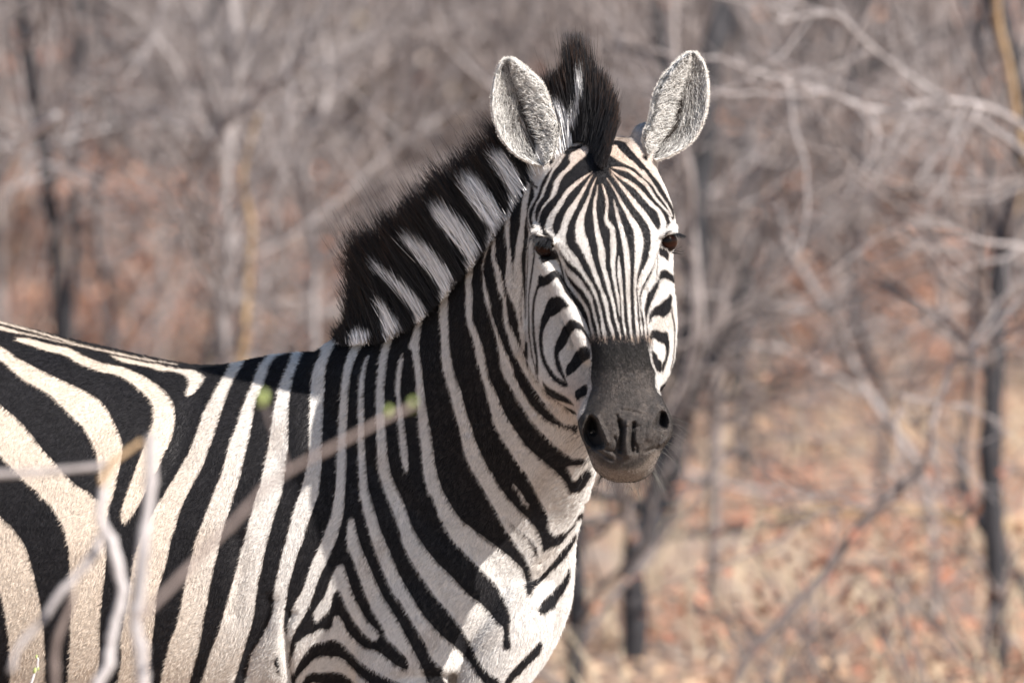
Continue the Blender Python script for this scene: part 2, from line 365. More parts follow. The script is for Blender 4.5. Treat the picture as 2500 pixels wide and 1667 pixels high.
op('S', -1, 'N2', '2030,350,10 2040,520,24 2065,650,24 2085,800,20 2085,950,18 2080,1100,14 2070,1250,14 2050,1400,14 2020,1560,20')
op('P', -1, 'N2', '1700,805 1760,800 1810,830 1860,860 1920,840 1955,860 1965,950 1990,1050 1985,1180 1960,1330 1920,1450 1870,1620 1840,1640 1850,1470 1900,1380 1920,1250 1915,1150 1890,1080 1840,1050 1790,1050 1740,990 1700,965 1660,980 1625,1050 1620,980 1630,890 1660,830')
op('P', -1, 'N2', '1645,1215 1700,1230 1750,1290 1760,1350 1820,1390 1850,1450 1845,1600 1820,1630 1740,1600 1680,1450 1650,1330')
op('P', -1, 'H4', '1410,100 1395,180 1350,280 1275,350 1272,405 1330,350 1380,260 1405,180')
op('P', -1, 'N1', '2110,180 2180,190 2280,230 2290,340 2270,440 2200,360 2100,320')
op('S', -1, 'N1', '2080,320,8 2085,420,8 2070,560,8 2060,700,8 2055,830,9')
# forehead and nose: black ground
op('P', -1, 'H2', '1120,-80 985,-20 900,-10 830,40 780,110 720,190 665,262 600,340 560,430 540,500 500,590 450,660 430,720 425,780 440,850 475,925 520,900 545,830 560,900 590,1000 690,1015 760,975 800,1040 1850,1040 1900,960 1960,900 2005,850 2045,800 2050,720 2020,640 1960,540 1900,430 1850,360 1780,270 1700,180 1620,90 1560,20 1480,-80')
op('P', -1, 'N1', '180,-30 180,150 230,330 300,440 360,560 440,640 540,720 620,800 680,900 740,980 800,1060 840,1150 850,1250 880,1350 900,1450 930,1580 1815,1580 1790,1450 1755,1350 1745,1250 1760,1120 1790,1010 1830,920 1880,830 1930,750 1970,650 2000,560 2020,480 2050,330 2060,-30')
op('P', -1, 'N2', '366,605 400,700 440,800 470,900 490,1200 1600,1200 1592,900 1580,830 1550,720 1530,640 1530,600')
op('S', 1, 'H2', '820,80,34 760,170,40 700,250,30 665,330,24 625,410,26 600,470,30 580,530,30 545,590,24 515,640,20 490,710,22 480,780,40 490,840,45')
op('P', 1, 'H2', '990,20 1060,-40 1110,0 1090,60 1060,100 990,150 920,220 880,260 830,300 790,360 765,410 745,500 710,555 650,610 590,680 555,740 540,800 540,850 525,830 525,780 560,690 620,610 670,560 680,510 700,450 710,380 760,310 840,230 895,180 880,110 900,60 950,40')
op('S', 1, 'H2', '1130,275,8 1080,310,18 1000,370,38 930,430,46 870,490,50 820,560,50 780,630,55 740,690,60 690,760,70 660,840,80 650,900,85 680,960,60 700,990,30')
op('S', 1, 'H2', '1140,300,6 1090,380,20 1040,470,36 980,570,46 930,660,70 875,750,80 835,850,75 815,930,75 790,990,100 775,1030,130')
op('P', 1, 'E1', '480,200 560,200 650,320 700,230 740,400 740,540 850,640 880,760 870,880 640,790 480,760 430,900 425,640 440,560 520,610 590,560 540,480 490,350')
op('S', 1, 'H2', '1180,340,8 1140,430,18 1100,550,28 1060,660,42 1020,760,66 1000,850,88 1000,940,105 1017,1035,120')
op('S', 1, 'H2', '1195,420,8 1185,520,20 1165,600,32 1160,700,38 1170,800,44 1185,900,50 1209,1035,60')
op('S', 1, 'H2', '1245,410,10 1270,480,22 1295,570,30 1300,660,34 1290,750,36 1295,820,48 1330,870,58 1360,920,55 1367,1035,60')
op('S', 1, 'H2', '1375,590,8 1395,680,25 1415,760,40 1440,850,45 1465,930,48 1485,1035,54')
op('S', 1, 'H2', '1300,350,6 1370,450,14 1420,540,22 1460,620,34 1510,700,42 1550,780,58 1600,860,72 1640,940,84 1655,1035,98')
op('S', 1, 'H2', '1350,290,8 1430,390,22 1500,480,36 1560,560,48 1620,640,58 1690,720,62 1740,790,62 1790,870,62 1830,950,90 1850,1040,120')
op('S', 1, 'H2', '1330,240,8 1400,300,18 1480,350,32 1560,400,40 1630,450,44 1700,530,46 1760,600,46 1820,660,44 1870,700,45 1890,738,53 1918,800,65 1932,856,66 1915,914,62 1885,970,80')
op('S', 1, 'H2', '1350,222,8 1430,232,26 1520,250,34 1600,300,38 1670,360,40 1740,420,38 1790,500,34 1840,570,28 1900,640,26 1960,700,24 1995,745,22 2012,820,28')
op('P', 1, 'H2', '1300,0 1400,-40 1440,20 1500,80 1540,120 1600,160 1650,220 1700,270 1740,320 1800,400 1780,400 1720,350 1660,290 1600,230 1530,200 1450,160 1370,110 1300,60')
op('S', 1, 'H2', '1700,265,34 1760,345,28 1820,430,24 1870,510,22 1930,590,20 1985,670,18 2025,760,16')
op('S', 1, 'H2', '1590,20,30 1690,140,28 1770,240,26 1840,335,22')
op('P', 1, 'E2', '1670,370 1820,380 1870,470 1960,480 1970,620 1900,680 1760,660 1610,700 1590,560 1600,450')
for s in ('-30,90,330 100,110,345 200,200,385 300,250,480 400,330,560 500,450,615 600,560,660 700,640,720 800,700,790 900,775,850 1000,825,900 1100,870,935 1200,915,965 1300,940,990 1400,960,1010 1500,985,1035 1580,1000,1045',
          '-30,530,735 100,565,765 200,615,795 300,660,810 400,710,840 500,760,870 600,810,905 700,840,940 800,880,975 900,925,1005 1000,985,1040 1100,1010,1085 1200,1035,1120 1300,1065,1145 1400,1090,1160 1500,1110,1170 1580,1120,1180',
          '-30,905,1010 100,920,1035 200,940,1065 300,945,1080 400,960,1085 500,985,1080 600,1010,1095 700,1045,1130 800,1065,1160 900,1100,1180 1000,1130,1200 1100,1165,1225 1200,1185,1245 1300,1215,1270 1400,1235,1285 1500,1250,1300 1580,1265,1310',
          '-30,1175,1280 100,1165,1290 200,1180,1290 300,1175,1285 400,1170,1275 500,1175,1265 600,1195,1270 700,1205,1275 800,1225,1295 900,1250,1305 1000,1265,1320 1100,1285,1340 1200,1305,1355 1300,1320,1360 1400,1335,1365 1500,1350,1365',
          '340,1330,1345 400,1320,1350 500,1310,1360 600,1315,1380 700,1315,1385 800,1325,1400 900,1345,1410 1000,1360,1410 1100,1370,1420 1200,1380,1430 1300,1385,1430 1400,1395,1435 1500,1400,1440 1580,1405,1440',
          '-30,1380,1475 100,1395,1495 200,1410,1520 300,1430,1535 400,1440,1545 500,1450,1555 600,1455,1560 700,1460,1560 800,1470,1555 900,1475,1555 1000,1475,1555 1100,1480,1560 1200,1490,1560 1300,1495,1565 1400,1500,1570 1500,1510,1575 1580,1515,1575',
          '-30,1630,1805 100,1640,1810 200,1640,1800 300,1645,1780 400,1645,1765 500,1640,1745 600,1635,1720 700,1630,1695 800,1625,1680 900,1620,1675 1000,1620,1668 1100,1622,1675 1200,1625,1680 1300,1630,1685 1400,1635,1690 1500,1642,1698 1580,1648,1702',
          '-30,1960,2170 100,1955,2140 200,1935,2090 300,1915,2060 400,1890,2030 500,1850,2010 600,1800,1960 700,1750,1900 800,1710,1850 900,1690,1800 1000,1685,1755 1100,1695,1735 1200,1705,1725 1300,1710,1740 1400,1725,1750 1500,1735,1760 1580,1745,1765'):
    op('R', 1, 'N1', s)
for s in ('600,441,491 700,460,510 800,480,545 900,500,560 1000,520,570', '600,555,596 700,585,640 800,605,655 900,625,670 1000,650,680',
          '600,684,729 700,685,750 800,690,770 900,710,785 980,735,790', '600,804,864 700,825,890 800,850,925 900,885,940 960,905,945',
          '600,949,994 700,975,1030 800,1000,1045 900,1035,1065 980,1050,1065', '600,1090,1128 700,1095,1140 800,1115,1155 900,1140,1165 950,1150,1165',
          '600,1199,1261 700,1210,1270 800,1225,1275 900,1240,1285 1000,1265,1290', '600,1333,1387 700,1340,1400 800,1350,1415 900,1360,1415 1000,1380,1405',
          '600,1430,1450 700,1430,1465 800,1440,1485 900,1455,1475', '600,1495,1520 700,1505,1545 800,1515,1560 900,1520,1550 1000,1550,1565'):
    l_ = nums(s)[-1]; m_ = (l_[1] + l_[2]) / 2
    op('R', 1, 'N2', s + ' %g,%g,%g' % (l_[0] + 25 + (m_ * 7 % 40), m_ + 2, m_ + 9))
op('P', -1, 'H2', '650,130 710,115 718,150 680,190 655,185')
op('P', -1, 'H2', '1690,85 1745,85 1750,150 1700,125')
op('P', -1, 'H2', '440,380 460,370 500,420 530,430 525,465 470,430')
op('S', -1, 'E1', '270,100,40 290,300,40 340,460,45 400,600,36 420,760,14')

MUZ = [mk('P', 1, 'S0', '1443,842 1444,860 1445,880 1442,900 1441,925 1446,942 1436,968 1428,1000 1414,1019 1405,1025 1400,1100 1430,1250 1640,1250 1690,1080 1660,1000 1608,960 1600,940 1601,905 1592,890 1588,872 1584,855 1583,842 1565,838 1540,842 1515,836 1490,840 1465,836')]
MANE = [mk('P', 1, 'F5', s) for s in (
    '1570,310 1620,260 1700,280 1760,390 1820,480 1860,570 1880,640 1840,720 1780,760 1740,680 1700,560 1640,450 1590,370',
    '1260,540 1330,500 1400,490 1460,560 1520,650 1590,740 1640,840 1670,910 1640,1000 1580,1030 1520,960 1440,860 1380,760 1320,650 1280,580',
    '990,810 1060,770 1130,790 1200,850 1290,940 1370,1040 1430,1140 1450,1190 1400,1320 1340,1330 1290,1250 1220,1150 1140,1060 1060,950 1010,860',
    '720,1120 780,1050 850,1100 960,1190 1060,1280 1140,1380 1200,1460 1170,1600 1100,1600 1010,1480 900,1330 800,1200')]
MANE += [mk('P', 1, 'F6', s) for s in (
    '400,580 470,570 560,630 680,720 780,810 860,900 945,970 920,1080 850,1090 800,1000 720,900 640,800 540,680 460,610',
    '440,900 500,900 570,980 640,1070 690,1140 650,1260 570,1270 530,1200 500,1080 470,980',
    '195,1260 240,1200 300,1180 370,1220 410,1260 330,1360 230,1380')]
MANE += [mk('P', 1, 'H1', s) for s in (
    '910,340 950,400 960,500 940,620 910,760 895,900 860,880 870,780 900,640 890,520',
    '670,650 740,640 790,720 840,850 855,930 800,950 740,860 700,760')]


def coat(x, y):
    """Stripe field over the whole animal; beyond the drawn part it goes on as regular bands."""
    f = field(x, y, OPS)
    xx = x + 0.25 * (y - 1200)
    g = 14 * np.sin(xx / 46.0 + 0.9 * np.sin(y / 240.0)) - 1.5
    out = np.clip((-30 - x) / 40, 0, 1)
    low = np.clip((y - 1690) / 40, 0, 1)
    h = 14 * np.sin(y / 24.0 + 1.1 * np.sin(x / 90.0)) + 1
    f = f * (1 - out) + g * out
    f = f * (1 - low) + np.where(y > 1930, h, g) * low
    return f

# ------------------------------------------------------------------ ground
def B(px, py, y):
    """Point on the ray through side-plane spot (px, py), y metres from the lens."""
    return W(px, py, (DIST - np.asarray(y, float)) * PPM)


def gz(x, y):
    x = np.asarray(x, float); y = np.asarray(y, float)
    return (0.05 * np.sin(x * 1.3 + 0.7 * y) * np.sin(y * 0.31) + 0.03 * np.sin(2.9 * x - 0.8 * y)) * np.clip((y - 13.5) / 3, 0, 1)


xs_ = np.concatenate([np.linspace(-400, -14, 14), np.linspace(-12, 12, 97), np.linspace(14, 400, 14)])
ys_ = np.concatenate([np.linspace(-30, 12, 12), np.linspace(12.5, 90, 200), np.linspace(95, 900, 24)])
GX, GYY = np.meshgrid(xs_, ys_)
V = np.c_[GX.ravel(), GYY.ravel(), gz(GX, GYY).ravel()]
nx = len(xs_)
F = [(i * nx + j, i * nx + j + 1, (i + 1) * nx + j + 1, (i + 1) * nx + j) for i in range(len(ys_) - 1) for j in range(nx - 1)]
M_g, nt, b = nodes('dry ground')
tc = nt.nodes.new('ShaderNodeTexCoord')
n1 = noise(nt, 1.1, 5, 0.6, tc.outputs['Object']); n2 = noise(nt, 7, 5, 0.7, tc.outputs['Object']); n3 = noise(nt, 60, 4, 0.7, tc.outputs['Object'])
c1 = ramp(nt, n1, [(0.36, (0.42, 0.31, 0.21)), (0.5, (0.40, 0.24, 0.16)), (0.62, (0.36, 0.31, 0.28))])
c2 = ramp(nt, n2, [(0.35, (0.30, 0.20, 0.14)), (0.5, (0.45, 0.34, 0.25)), (0.66, (0.54, 0.45, 0.34))])
c3 = mixc(nt, 0.5, c1, c2)
nt.links.new(mixc(nt, math_n(nt, 'MULTIPLY', n3, 0.5), c3, (0.20, 0.13, 0.10)), b.inputs['Base Color'])
b.inputs['Roughness'].default_value = 0.95
bump(nt, n2, 0.8, 0.05, b)
ground = mesh_obj('ground', V, F, M_g)
tag(ground, 'dry reddish ground under the leaf litter', kind='structure')


def tone_mat(name, rough=0.8):
    m, nt, b = nodes(name)
    nt.links.new(attr(nt, 'tone').outputs['Color'], b.inputs['Base Color'])
    b.inputs['Roughness'].default_value = rough
    return m


M_leaf = tone_mat('dry leaves', 0.7)
M_grass = tone_mat('dry grass', 0.8)
LEAFC = np.array([(0.44, 0.21, 0.13), (0.50, 0.28, 0.19), (0.38, 0.15, 0.09), (0.52, 0.39, 0.26), (0.33, 0.22, 0.16), (0.56, 0.46, 0.33), (0.48, 0.33, 0.24)])


def quads(name, cen, size, cols, mat, r, flat=0.35, parent=None):
    """Many small pointed leaf faces."""
    n = len(cen)
    a = r.uniform(0, 2 * math.pi, n)
    t = np.stack([np.cos(a), np.sin(a), r.normal(0, flat, n)], 1)
    s = np.stack([-np.sin(a), np.cos(a), r.normal(0, flat, n)], 1)
    t /= np.linalg.norm(t, axis=1)[:, None]; s /= np.linalg.norm(s, axis=1)[:, None]
    up = np.cross(t, s)
    L = size[:, None]
    V = np.stack([cen - t * L, cen - s * L * 0.45 + up * L * 0.15, cen + t * L, cen + s * L * 0.45 + up * L * 0.15], 1).reshape(-1, 3)
    o = mesh_obj(name, V, np.arange(4 * n).reshape(-1, 4), mat, parent, smooth=False)
    ca = o.data.attributes.new('tone', 'FLOAT_COLOR', 'POINT')
    ca.data.foreach_set('color', np.repeat(np.c_[cols, np.ones(n)], 4, axis=0).astype(np.float32).ravel())
    return o


r = np.random.default_rng(41)
n = 190000
yy = 14 + 56 * r.random(n) ** 1.7
xx = r.uniform(-1, 1, n)
xx = np.where(np.arange(n) < 110000, xx * (0.085 * yy + 0.8), np.sign(xx) * (0.085 * yy + 0.8 + np.abs(xx) * (1.5 + 0.12 * yy)))
keep = (np.sin(xx * 1.7 + np.sin(yy * 0.9)) * np.sin(yy * 0.75 + 1.0) + r.normal(0, 0.35, n)) > -0.25
xx, yy = xx[keep], yy[keep]; n = len(xx)
patch = np.sin(xx * 1.1 + 0.6 * yy) + np.sin(yy * 0.8 - xx * 0.4 + 2)
ci = np.where(patch + r.normal(0, 0.5, n) > -0.55, r.integers(0, 3, n), r.integers(3, 7, n))
lit = quads('leaf_litter', np.c_[xx, yy, gz(xx, yy) + r.uniform(0.004, 0.05, n)], r.uniform(0.012, 0.032, n), LEAFC[ci] * (1.14, 1.0, 0.93) * r.uniform(0.85, 1.15, (n, 1)), M_leaf, r)
lit.name = 'leaf_litter'
tag(lit, 'orange and tan fallen leaves covering the ground', kind='stuff')
# tufts of dry grass
n = 4200
ty = 15 + 34 * r.random(700) ** 1.3; tx = r.uniform(-1, 1, 700) * (0.085 * ty + 0.5)
ti = r.integers(0, 700, n)
bx = tx[ti] + r.normal(0, 0.06, n); by = ty[ti] + r.normal(0, 0.06, n)
bz = gz(bx, by)
h = r.uniform(0.10, 0.34, n); lean = r.normal(0, 0.35, (n, 2)) * h[:, None]
wd = r.uniform(0.002, 0.005, n)
p0 = np.c_[bx, by, bz]; p2 = p0 + np.c_[lean, h]
ang = r.uniform(0, math.pi, n); sd = np.c_[np.cos(ang), np.sin(ang) * 0.3, np.zeros(n)] * wd[:, None]
mid = (p0 + p2) / 2 + np.c_[-lean * 0.15, h * 0.1]
V = np.stack([p0 - sd, p0 + sd, mid + sd * 0.8, mid - sd * 0.8, p2], 1).reshape(-1, 3)
i0 = np.arange(n) * 5
F = [(a, a + 1, a + 2, a + 3) for a in i0] + [(a + 3, a + 2, a + 4, a + 4) for a in i0]
F4_ = np.array([(a, a + 1, a + 2, a + 3) for a in i0], np.int32)
gr = bpy.data.meshes.new('dry_grass'); gr.from_pydata(V.tolist(), [], F4_.tolist() + [(a + 3, a + 2, a + 4) for a in i0.tolist()])
gr.materials.append(M_grass)
ca = gr.attributes.new('tone', 'FLOAT_COLOR', 'POINT')
gc = np.array((0.56, 0.46, 0.33)) * r.uniform(0.7, 1.15, (n, 1))
ca.data.foreach_set('color', np.repeat(np.c_[gc, np.ones(n)], 5, axis=0).astype(np.float32).ravel())
go = bpy.data.objects.new('dry_grass', gr); C.objects.link(go)
tag(go, 'straw-coloured dry grass between the bushes', kind='stuff')

# ------------------------------------------------------------------ bark
def bark(name, a, b_, c):
    m, nt, bs = nodes(name)
    tc = nt.nodes.new('ShaderNodeTexCoord')
    mp = nt.nodes.new('ShaderNodeMapping'); mp.inputs['Scale'].default_value = (1, 1, 0.25); nt.links.new(tc.outputs['Object'], mp.inputs[0])
    nn = noise(nt, 26, 5, 0.65, mp.outputs[0]); n2 = noise(nt, 3.0, 3, 0.5, tc.outputs['Object'])
    oi = nt.nodes.new('ShaderNodeObjectInfo')
    col = ramp(nt, nn, [(0.3, a), (0.5, b_), (0.68, c)])
    v = nt.nodes.new('ShaderNodeMapRange'); v.inputs['To Min'].default_value = 0.62; v.inputs['To Max'].default_value = 1.15
    nt.links.new(math_n(nt, 'MULTIPLY', math_n(nt, 'ADD', n2, oi.outputs['Random']), 0.5), v.inputs['Value'])
    nt.links.new(mixc(nt, 1.0, col, v.outputs[0], 'MULTIPLY'), bs.inputs['Base Color'])
    bs.inputs['Roughness'].default_value = 0.85
    bump(nt, nn, 0.8, 0.006, bs)
    return m


M_pale = bark('pale grey bark', (0.18, 0.16, 0.16), (0.35, 0.315, 0.31), (0.45, 0.41, 0.405))
M_mid = bark('grey brown bark', (0.10, 0.083, 0.08), (0.22, 0.185, 0.175), (0.31, 0.265, 0.25))
M_dark = bark('dark charred bark', (0.012, 0.012, 0.015), (0.028, 0.027, 0.032), (0.065, 0.06, 0.065))
M_tan = bark('peeling tan bark', (0.30, 0.20, 0.11), (0.52, 0.36, 0.21), (0.60, 0.46, 0.30))
M_brown = bark('brown twig bark', (0.12, 0.09, 0.08), (0.20, 0.155, 0.14), (0.27, 0.22, 0.20))
M_white = bark('bleached twig', (0.38, 0.35, 0.35), (0.58, 0.54, 0.54), (0.68, 0.65, 0.65))


def tube_path(P, R_, sides, V, F):
    P = np.asarray(P, float); R_ = np.asarray(R_, float)
    T = np.gradient(P, axis=0); T /= np.linalg.norm(T, axis=1)[:, None] + 1e-9
    ref = np.array((0.13, 1.0, 0.21)); ref /= np.linalg.norm(ref)
    U = np.cross(T, ref); U /= np.linalg.norm(U, axis=1)[:, None] + 1e-9
    Wv = np.cross(T, U)
    base = sum(len(v) for v in V)
    a = np.linspace(0, 2 * math.pi, sides, endpoint=False)
    ring = P[:, None] + R_[:, None, None] * (np.cos(a)[None, :, None] * U[:, None] + np.sin(a)[None, :, None] * Wv[:, None])
    V.append(ring.reshape(-1, 3))
    for i in range(len(P) - 1):
        for j in range(sides):
            j2 = (j + 1) % sides
            F.append((base + i * sides + j, base + i * sides + j2, base + (i + 1) * sides + j2, base + (i + 1) * sides + j))


def grow(rr, p, d, L, rad, depth, V, F, tips, up=0.25, wob=0.22, sides=5, maxd=3):
    k = max(4, int(L / 0.16))
    P = [p]; q = np.array(p, float); dd = np.array(d, float)
    for i in range(k):
        dd = dd + rr.normal(0, wob, 3) * (1, 1, 0.7) + (0, 0, up * 0.12)
        dd /= np.linalg.norm(dd)
        q = q + dd * L / k; P.append(q.copy())
    P = np.array(P); Rr = rad * np.linspace(1, 0.45, k + 1)
    tube_path(P, Rr, sides if depth < 2 else 3, V, F)
    if depth >= maxd:
        tips.append(P[-1]); tips.append(P[len(P) // 2]); return
    for c in range(rr.integers(2, 5) if depth else rr.integers(3, 6)):
        i = rr.integers(max(1, k // 3), k + 1)
        a = rr.uniform(0, 2 * math.pi); s = rr.uniform(0.5, 1.2)
        base = (P[i] - P[i - 1]); base /= np.linalg.norm(base)
        nd = base + s * np.array((math.cos(a), math.sin(a) * 0.8, rr.uniform(-0.3, 0.6)))
        nd /= np.linalg.norm(nd)
        grow(rr, P[i], nd, L * rr.uniform(0.4, 0.75), Rr[i] * rr.uniform(0.5, 0.75), depth + 1, V, F, tips, up, wob, sides, maxd)


def leaf_clump(name, tips, rr, n_per, size, mat, parent, pal, sp=0.07):
    t = np.array(tips)
    if not len(t): return None
    c = np.repeat(t, n_per, axis=0) + rr.normal(0, sp, (len(t) * n_per, 3))
    o = quads(name, c, rr.uniform(size * 0.6, size * 1.3, len(c)), pal[rr.integers(0, len(pal), len(c))] * rr.uniform(0.7, 1.15, (len(c), 1)), mat, rr, 0.7)
    o.parent = parent; o['kind'] = 'stuff'
    return o


def shrub_proto(seed, mat, nst, hgt, leafy, pal, name='bare_shrub', nl=4):
    rr = np.random.default_rng(seed)
    root = empty(name)
    tips = []
    for s in range(nst):
        V, F = [], []
        a = rr.uniform(0, 2 * math.pi)
        d = np.array((math.cos(a) * 0.3, math.sin(a) * 0.3, 1.0)) + rr.normal(0, 0.1, 3)
        grow(rr, np.array((math.cos(a) * 0.08, math.sin(a) * 0.08, -0.08)), d / np.linalg.norm(d), hgt * rr.uniform(0.75, 1.15), rr.uniform(0.012, 0.03), 0, V, F, tips, maxd=3 if nst < 6 else 2)
        o = mesh_obj('stem', np.vstack(V), F, mat); o.parent = root
    if leafy:
        k = [i for i in range(len(tips)) if rr.random() < leafy]
        leaf_clump('dry_leaves', [tips[i] for i in k], rr, nl, 0.035, M_leaf, root, pal)
    return root


def copy_tree(o, parent=None):
    c = o.copy(); C.objects.link(c)
    if parent: c.parent = parent
    for ch in o.children: copy_tree(ch, c)
    return c


def down_(y):
    lo, hi = -3000.0, 6000.0
    for _ in range(40):
        m_ = (lo + hi) / 2
        if B(1250, m_, y)[2] > 0: lo = m_
        else: hi = m_
    return lo


ORANGE = LEAFC[:3]; TANS = LEAFC[3:]
specs = [(101, M_mid, 5, 2.6, 0.0, ORANGE), (102, M_pale, 4, 2.4, 0.0, ORANGE), (103, M_mid, 6, 2.2, 0.25, ORANGE), (104, M_pale, 5, 3.0, 0.0, TANS),
         (105, M_mid, 4, 2.8, 0.3, ORANGE), (106, M_dark, 3, 2.6, 0.0, ORANGE), (107, M_pale, 6, 2.0, 0.12, TANS), (108, M_mid, 7, 1.7, 0.4, ORANGE)]
LBL = ['grey-brown many-stemmed bare shrub standing in the blurred thicket', 'pale grey bare shrub standing in the blurred thicket',
       'brown shrub with a few orange leaves in the blurred thicket', 'tall pale spreading shrub without leaves in the blurred thicket',
       'tall brown shrub hung with dry orange leaves in the blurred thicket', 'dark charred bare shrub in the blurred thicket',
       'low pale shrub with scattered tan leaves in the blurred thicket', 'low bushy shrub of dry rust-coloured leaves in the blurred thicket']
GRP = ['grey-brown bare shrubs', 'pale bare shrubs', 'shrubs with few orange leaves', 'tall pale shrubs', 'tall orange-leaved shrubs', 'charred shrubs', 'low tan-leaved shrubs', 'low rust-leaved shrubs']
protos = [shrub_proto(*s) for s in specs]
rr = np.random.default_rng(55)
used = [False] * 8
NSH = 160
for i in range(NSH):
    y = 29.0 + 41.0 * ((i + 0.5) / NSH) ** 1.25 + rr.normal(0, 0.4)
    x = rr.uniform(-1, 1) * (0.078 * y + 0.7)
    k = rr.choice(8, p=[0.2, 0.17, 0.14, 0.14, 0.1, 0.07, 0.08, 0.10])
    p = protos[k]
    if used[k]: o = copy_tree(p)
    else: o = p; used[k] = True
    o.location = (x, y, float(gz(x, y)))
    o.rotation_euler = (0, 0, rr.uniform(0, 6.28))
    s = rr.uniform(0.8, 1.2); o.scale = (s, s, s)
    tag(o, LBL[k], 'shrub', GRP[k])
# dense dry-leaved bushes that show as orange and tan patches
def leafy_proto(seed, pal):
    rr = np.random.default_rng(seed)
    root = empty('leafy_bush')
    tips = []
    for k in range(5):
        V, F = [], []
        d = np.array((rr.normal(0, 0.3), rr.normal(0, 0.3), 1.0)); d /= np.linalg.norm(d)
        grow(rr, np.array((rr.normal(0, 0.05), rr.normal(0, 0.05), -0.06)), d, 0.75, 0.012, 1, V, F, tips, maxd=2, wob=0.15)
        o = mesh_obj('stem', np.vstack(V), F, M_mid); o.parent = root
    cl = np.c_[rr.normal(0, 0.22, (16, 2)), rr.uniform(0.25, 1.0, 16)]
    ci = rr.integers(0, 16, 850)
    cen = cl[ci] + rr.normal(0, 1, (850, 3)) * (0.1, 0.1, 0.085)
    o = quads('dry_leaves', cen, rr.uniform(0.018, 0.04, 850), pal[rr.integers(0, len(pal), 850)] * rr.uniform(0.75, 1.2, (850, 1)), M_leaf, rr, 0.7)
    o.parent = root; o['kind'] = 'stuff'
    return root


lp_ = [leafy_proto(301, np.array([(0.48, 0.23, 0.15), (0.50, 0.31, 0.22), (0.38, 0.19, 0.13), (0.46, 0.33, 0.26), (0.52, 0.27, 0.17)])), leafy_proto(302, np.array([(0.48, 0.38, 0.28), (0.44, 0.36, 0.31), (0.40, 0.30, 0.24)]))]
for i, (x, y, d, k, s, lab) in enumerate([
        (425, 470, 38, 0, 1.0, 'orange-leaved bush low behind the zebra\'s back at the left'), (330, 540, 44, 0, 1.1, 'larger orange bush further back at the left'),
        (60, 760, 36, 0, 0.9, 'rust-coloured bush at the left edge above the rump'), (690, 520, 42, 0, 0.7, 'small orange bush between two pale stems left of the mane'),
        (1925, 300, 46, 0, 1.0, 'orange bush high in the thicket right of the right ear'), (2230, 480, 40, 0, 1.2, 'broad orange bush behind the arching pale limb'),
        (2290, 960, 31, 0, 1.1, 'orange bush below the arching limb at the right'), (2180, 1010, 30, 1, 1.0, 'tan bush beside the orange one at the right'),
        (1990, 760, 36, 0, 0.8, 'red-brown bush behind the crossing pale limbs'), (1740, 1060, 29, 0, 0.8, 'orange bush just right of the muzzle'),
        (1930, 1120, 27.5, 0, 0.8, 'rust bush low in the middle of the right side'), (1500, 1330, 26, 0, 0.6, 'orange low bush seen below the chin between two trunks'),
        (1640, 1290, 26, 1, 0.7, 'tan low bush right of the forked trunk'), (1020, 250, 48, 1, 1.0, 'tan bush behind the mane'), (2420, 1150, 27, 1, 0.9, 'tan bush under the dark tree at the right edge'),
        (230, 250, 50, 0, 1.0, 'faint rust bush high at the left'), (900, 90, 55, 1, 1.2, 'ochre bush at the top of the view left of the forelock'), (2100, 1180, 27, 0, 0.7, 'orange bush behind the fallen log')]):
    src = lp_[k]
    o = src if i in (0, 7) else copy_tree(src)
    d = 25.0 + (d - 24) * 0.26
    b0 = B(x, down_(d), d)
    H = (down_(d) - (y - 90)) / (PPM * DIST / d)
    o.location = (b0[0], b0[1], float(gz(b0[0], b0[1])))
    o.rotation_euler = (0, 0, 0.9 * i); H = max(H, 0.32); o.scale = (H * s, H * s, H)
    tag(o, lab, 'bush', 'dry-leaved bushes in the thicket')
# far wood
V, F, tips = [], [], []
rr = np.random.default_rng(66)
for i in range(450):
    y = rr.uniform(72, 175); x = rr.uniform(-1, 1) * (0.085 * y + 2)
    P = np.array((x, y, -0.1)) + np.cumsum(np.vstack([[0, 0, 0], np.c_[rr.normal(0, 0.09, (6, 2)), np.full(6, 0.6)]]), 0)
    tube_path(P, np.linspace(1, 0.5, 7) * rr.uniform(0.03, 0.09), 4, V, F)
    for j in range(3):
        q = P[rr.integers(1, 6)]; d = rr.normal(0, 0.6, 3); d[2] = abs(d[2])
        tube_path(np.array([q, q + d * 0.6, q + d * 1.1 + (0, 0, 0.2)]), [0.03, 0.02, 0.01], 3, V, F)
for i in range(420):
    y = rr.uniform(30, 72); x = (0.085 * y + 1.0 + rr.uniform(0, 1) * (2 + 0.11 * y)) * rr.choice([-1, 1])
    tl_ = []
    grow(rr, np.array((x, y, -0.1)), np.array((rr.normal(0, 0.2), rr.normal(0, 0.2), 1.0)), rr.uniform(1.6, 2.8), rr.uniform(0.015, 0.035), 1, V, F, tl_, maxd=3)
far = mesh_obj('far_woods', np.vstack(V), F, M_mid)
tag(far, 'grey bush closing the view behind and beside the nearer shrubs', kind='stuff')
c = np.c_[rr.uniform(-1, 1, 30000), rr.uniform(60, 175, 30000), rr.uniform(0, 1, 30000) ** 1.5 * 2.2]
c[:, 0] *= 0.085 * c[:, 1] + 2
msk = np.sin(c[:, 0] * 1.1 + c[:, 1] * 0.21) * np.sin(c[:, 1] * 0.6 + 1) > 0.0
c = c[msk]
fl = quads('far_foliage', c, rr.uniform(0.04, 0.09, len(c)), LEAFC[rr.integers(0, 7, len(c))] * rr.uniform(0.6, 1.05, (len(c), 1)), M_leaf, rr, 0.8)
tag(fl, 'distant rust and tan foliage behind the bare bushes', kind='stuff')


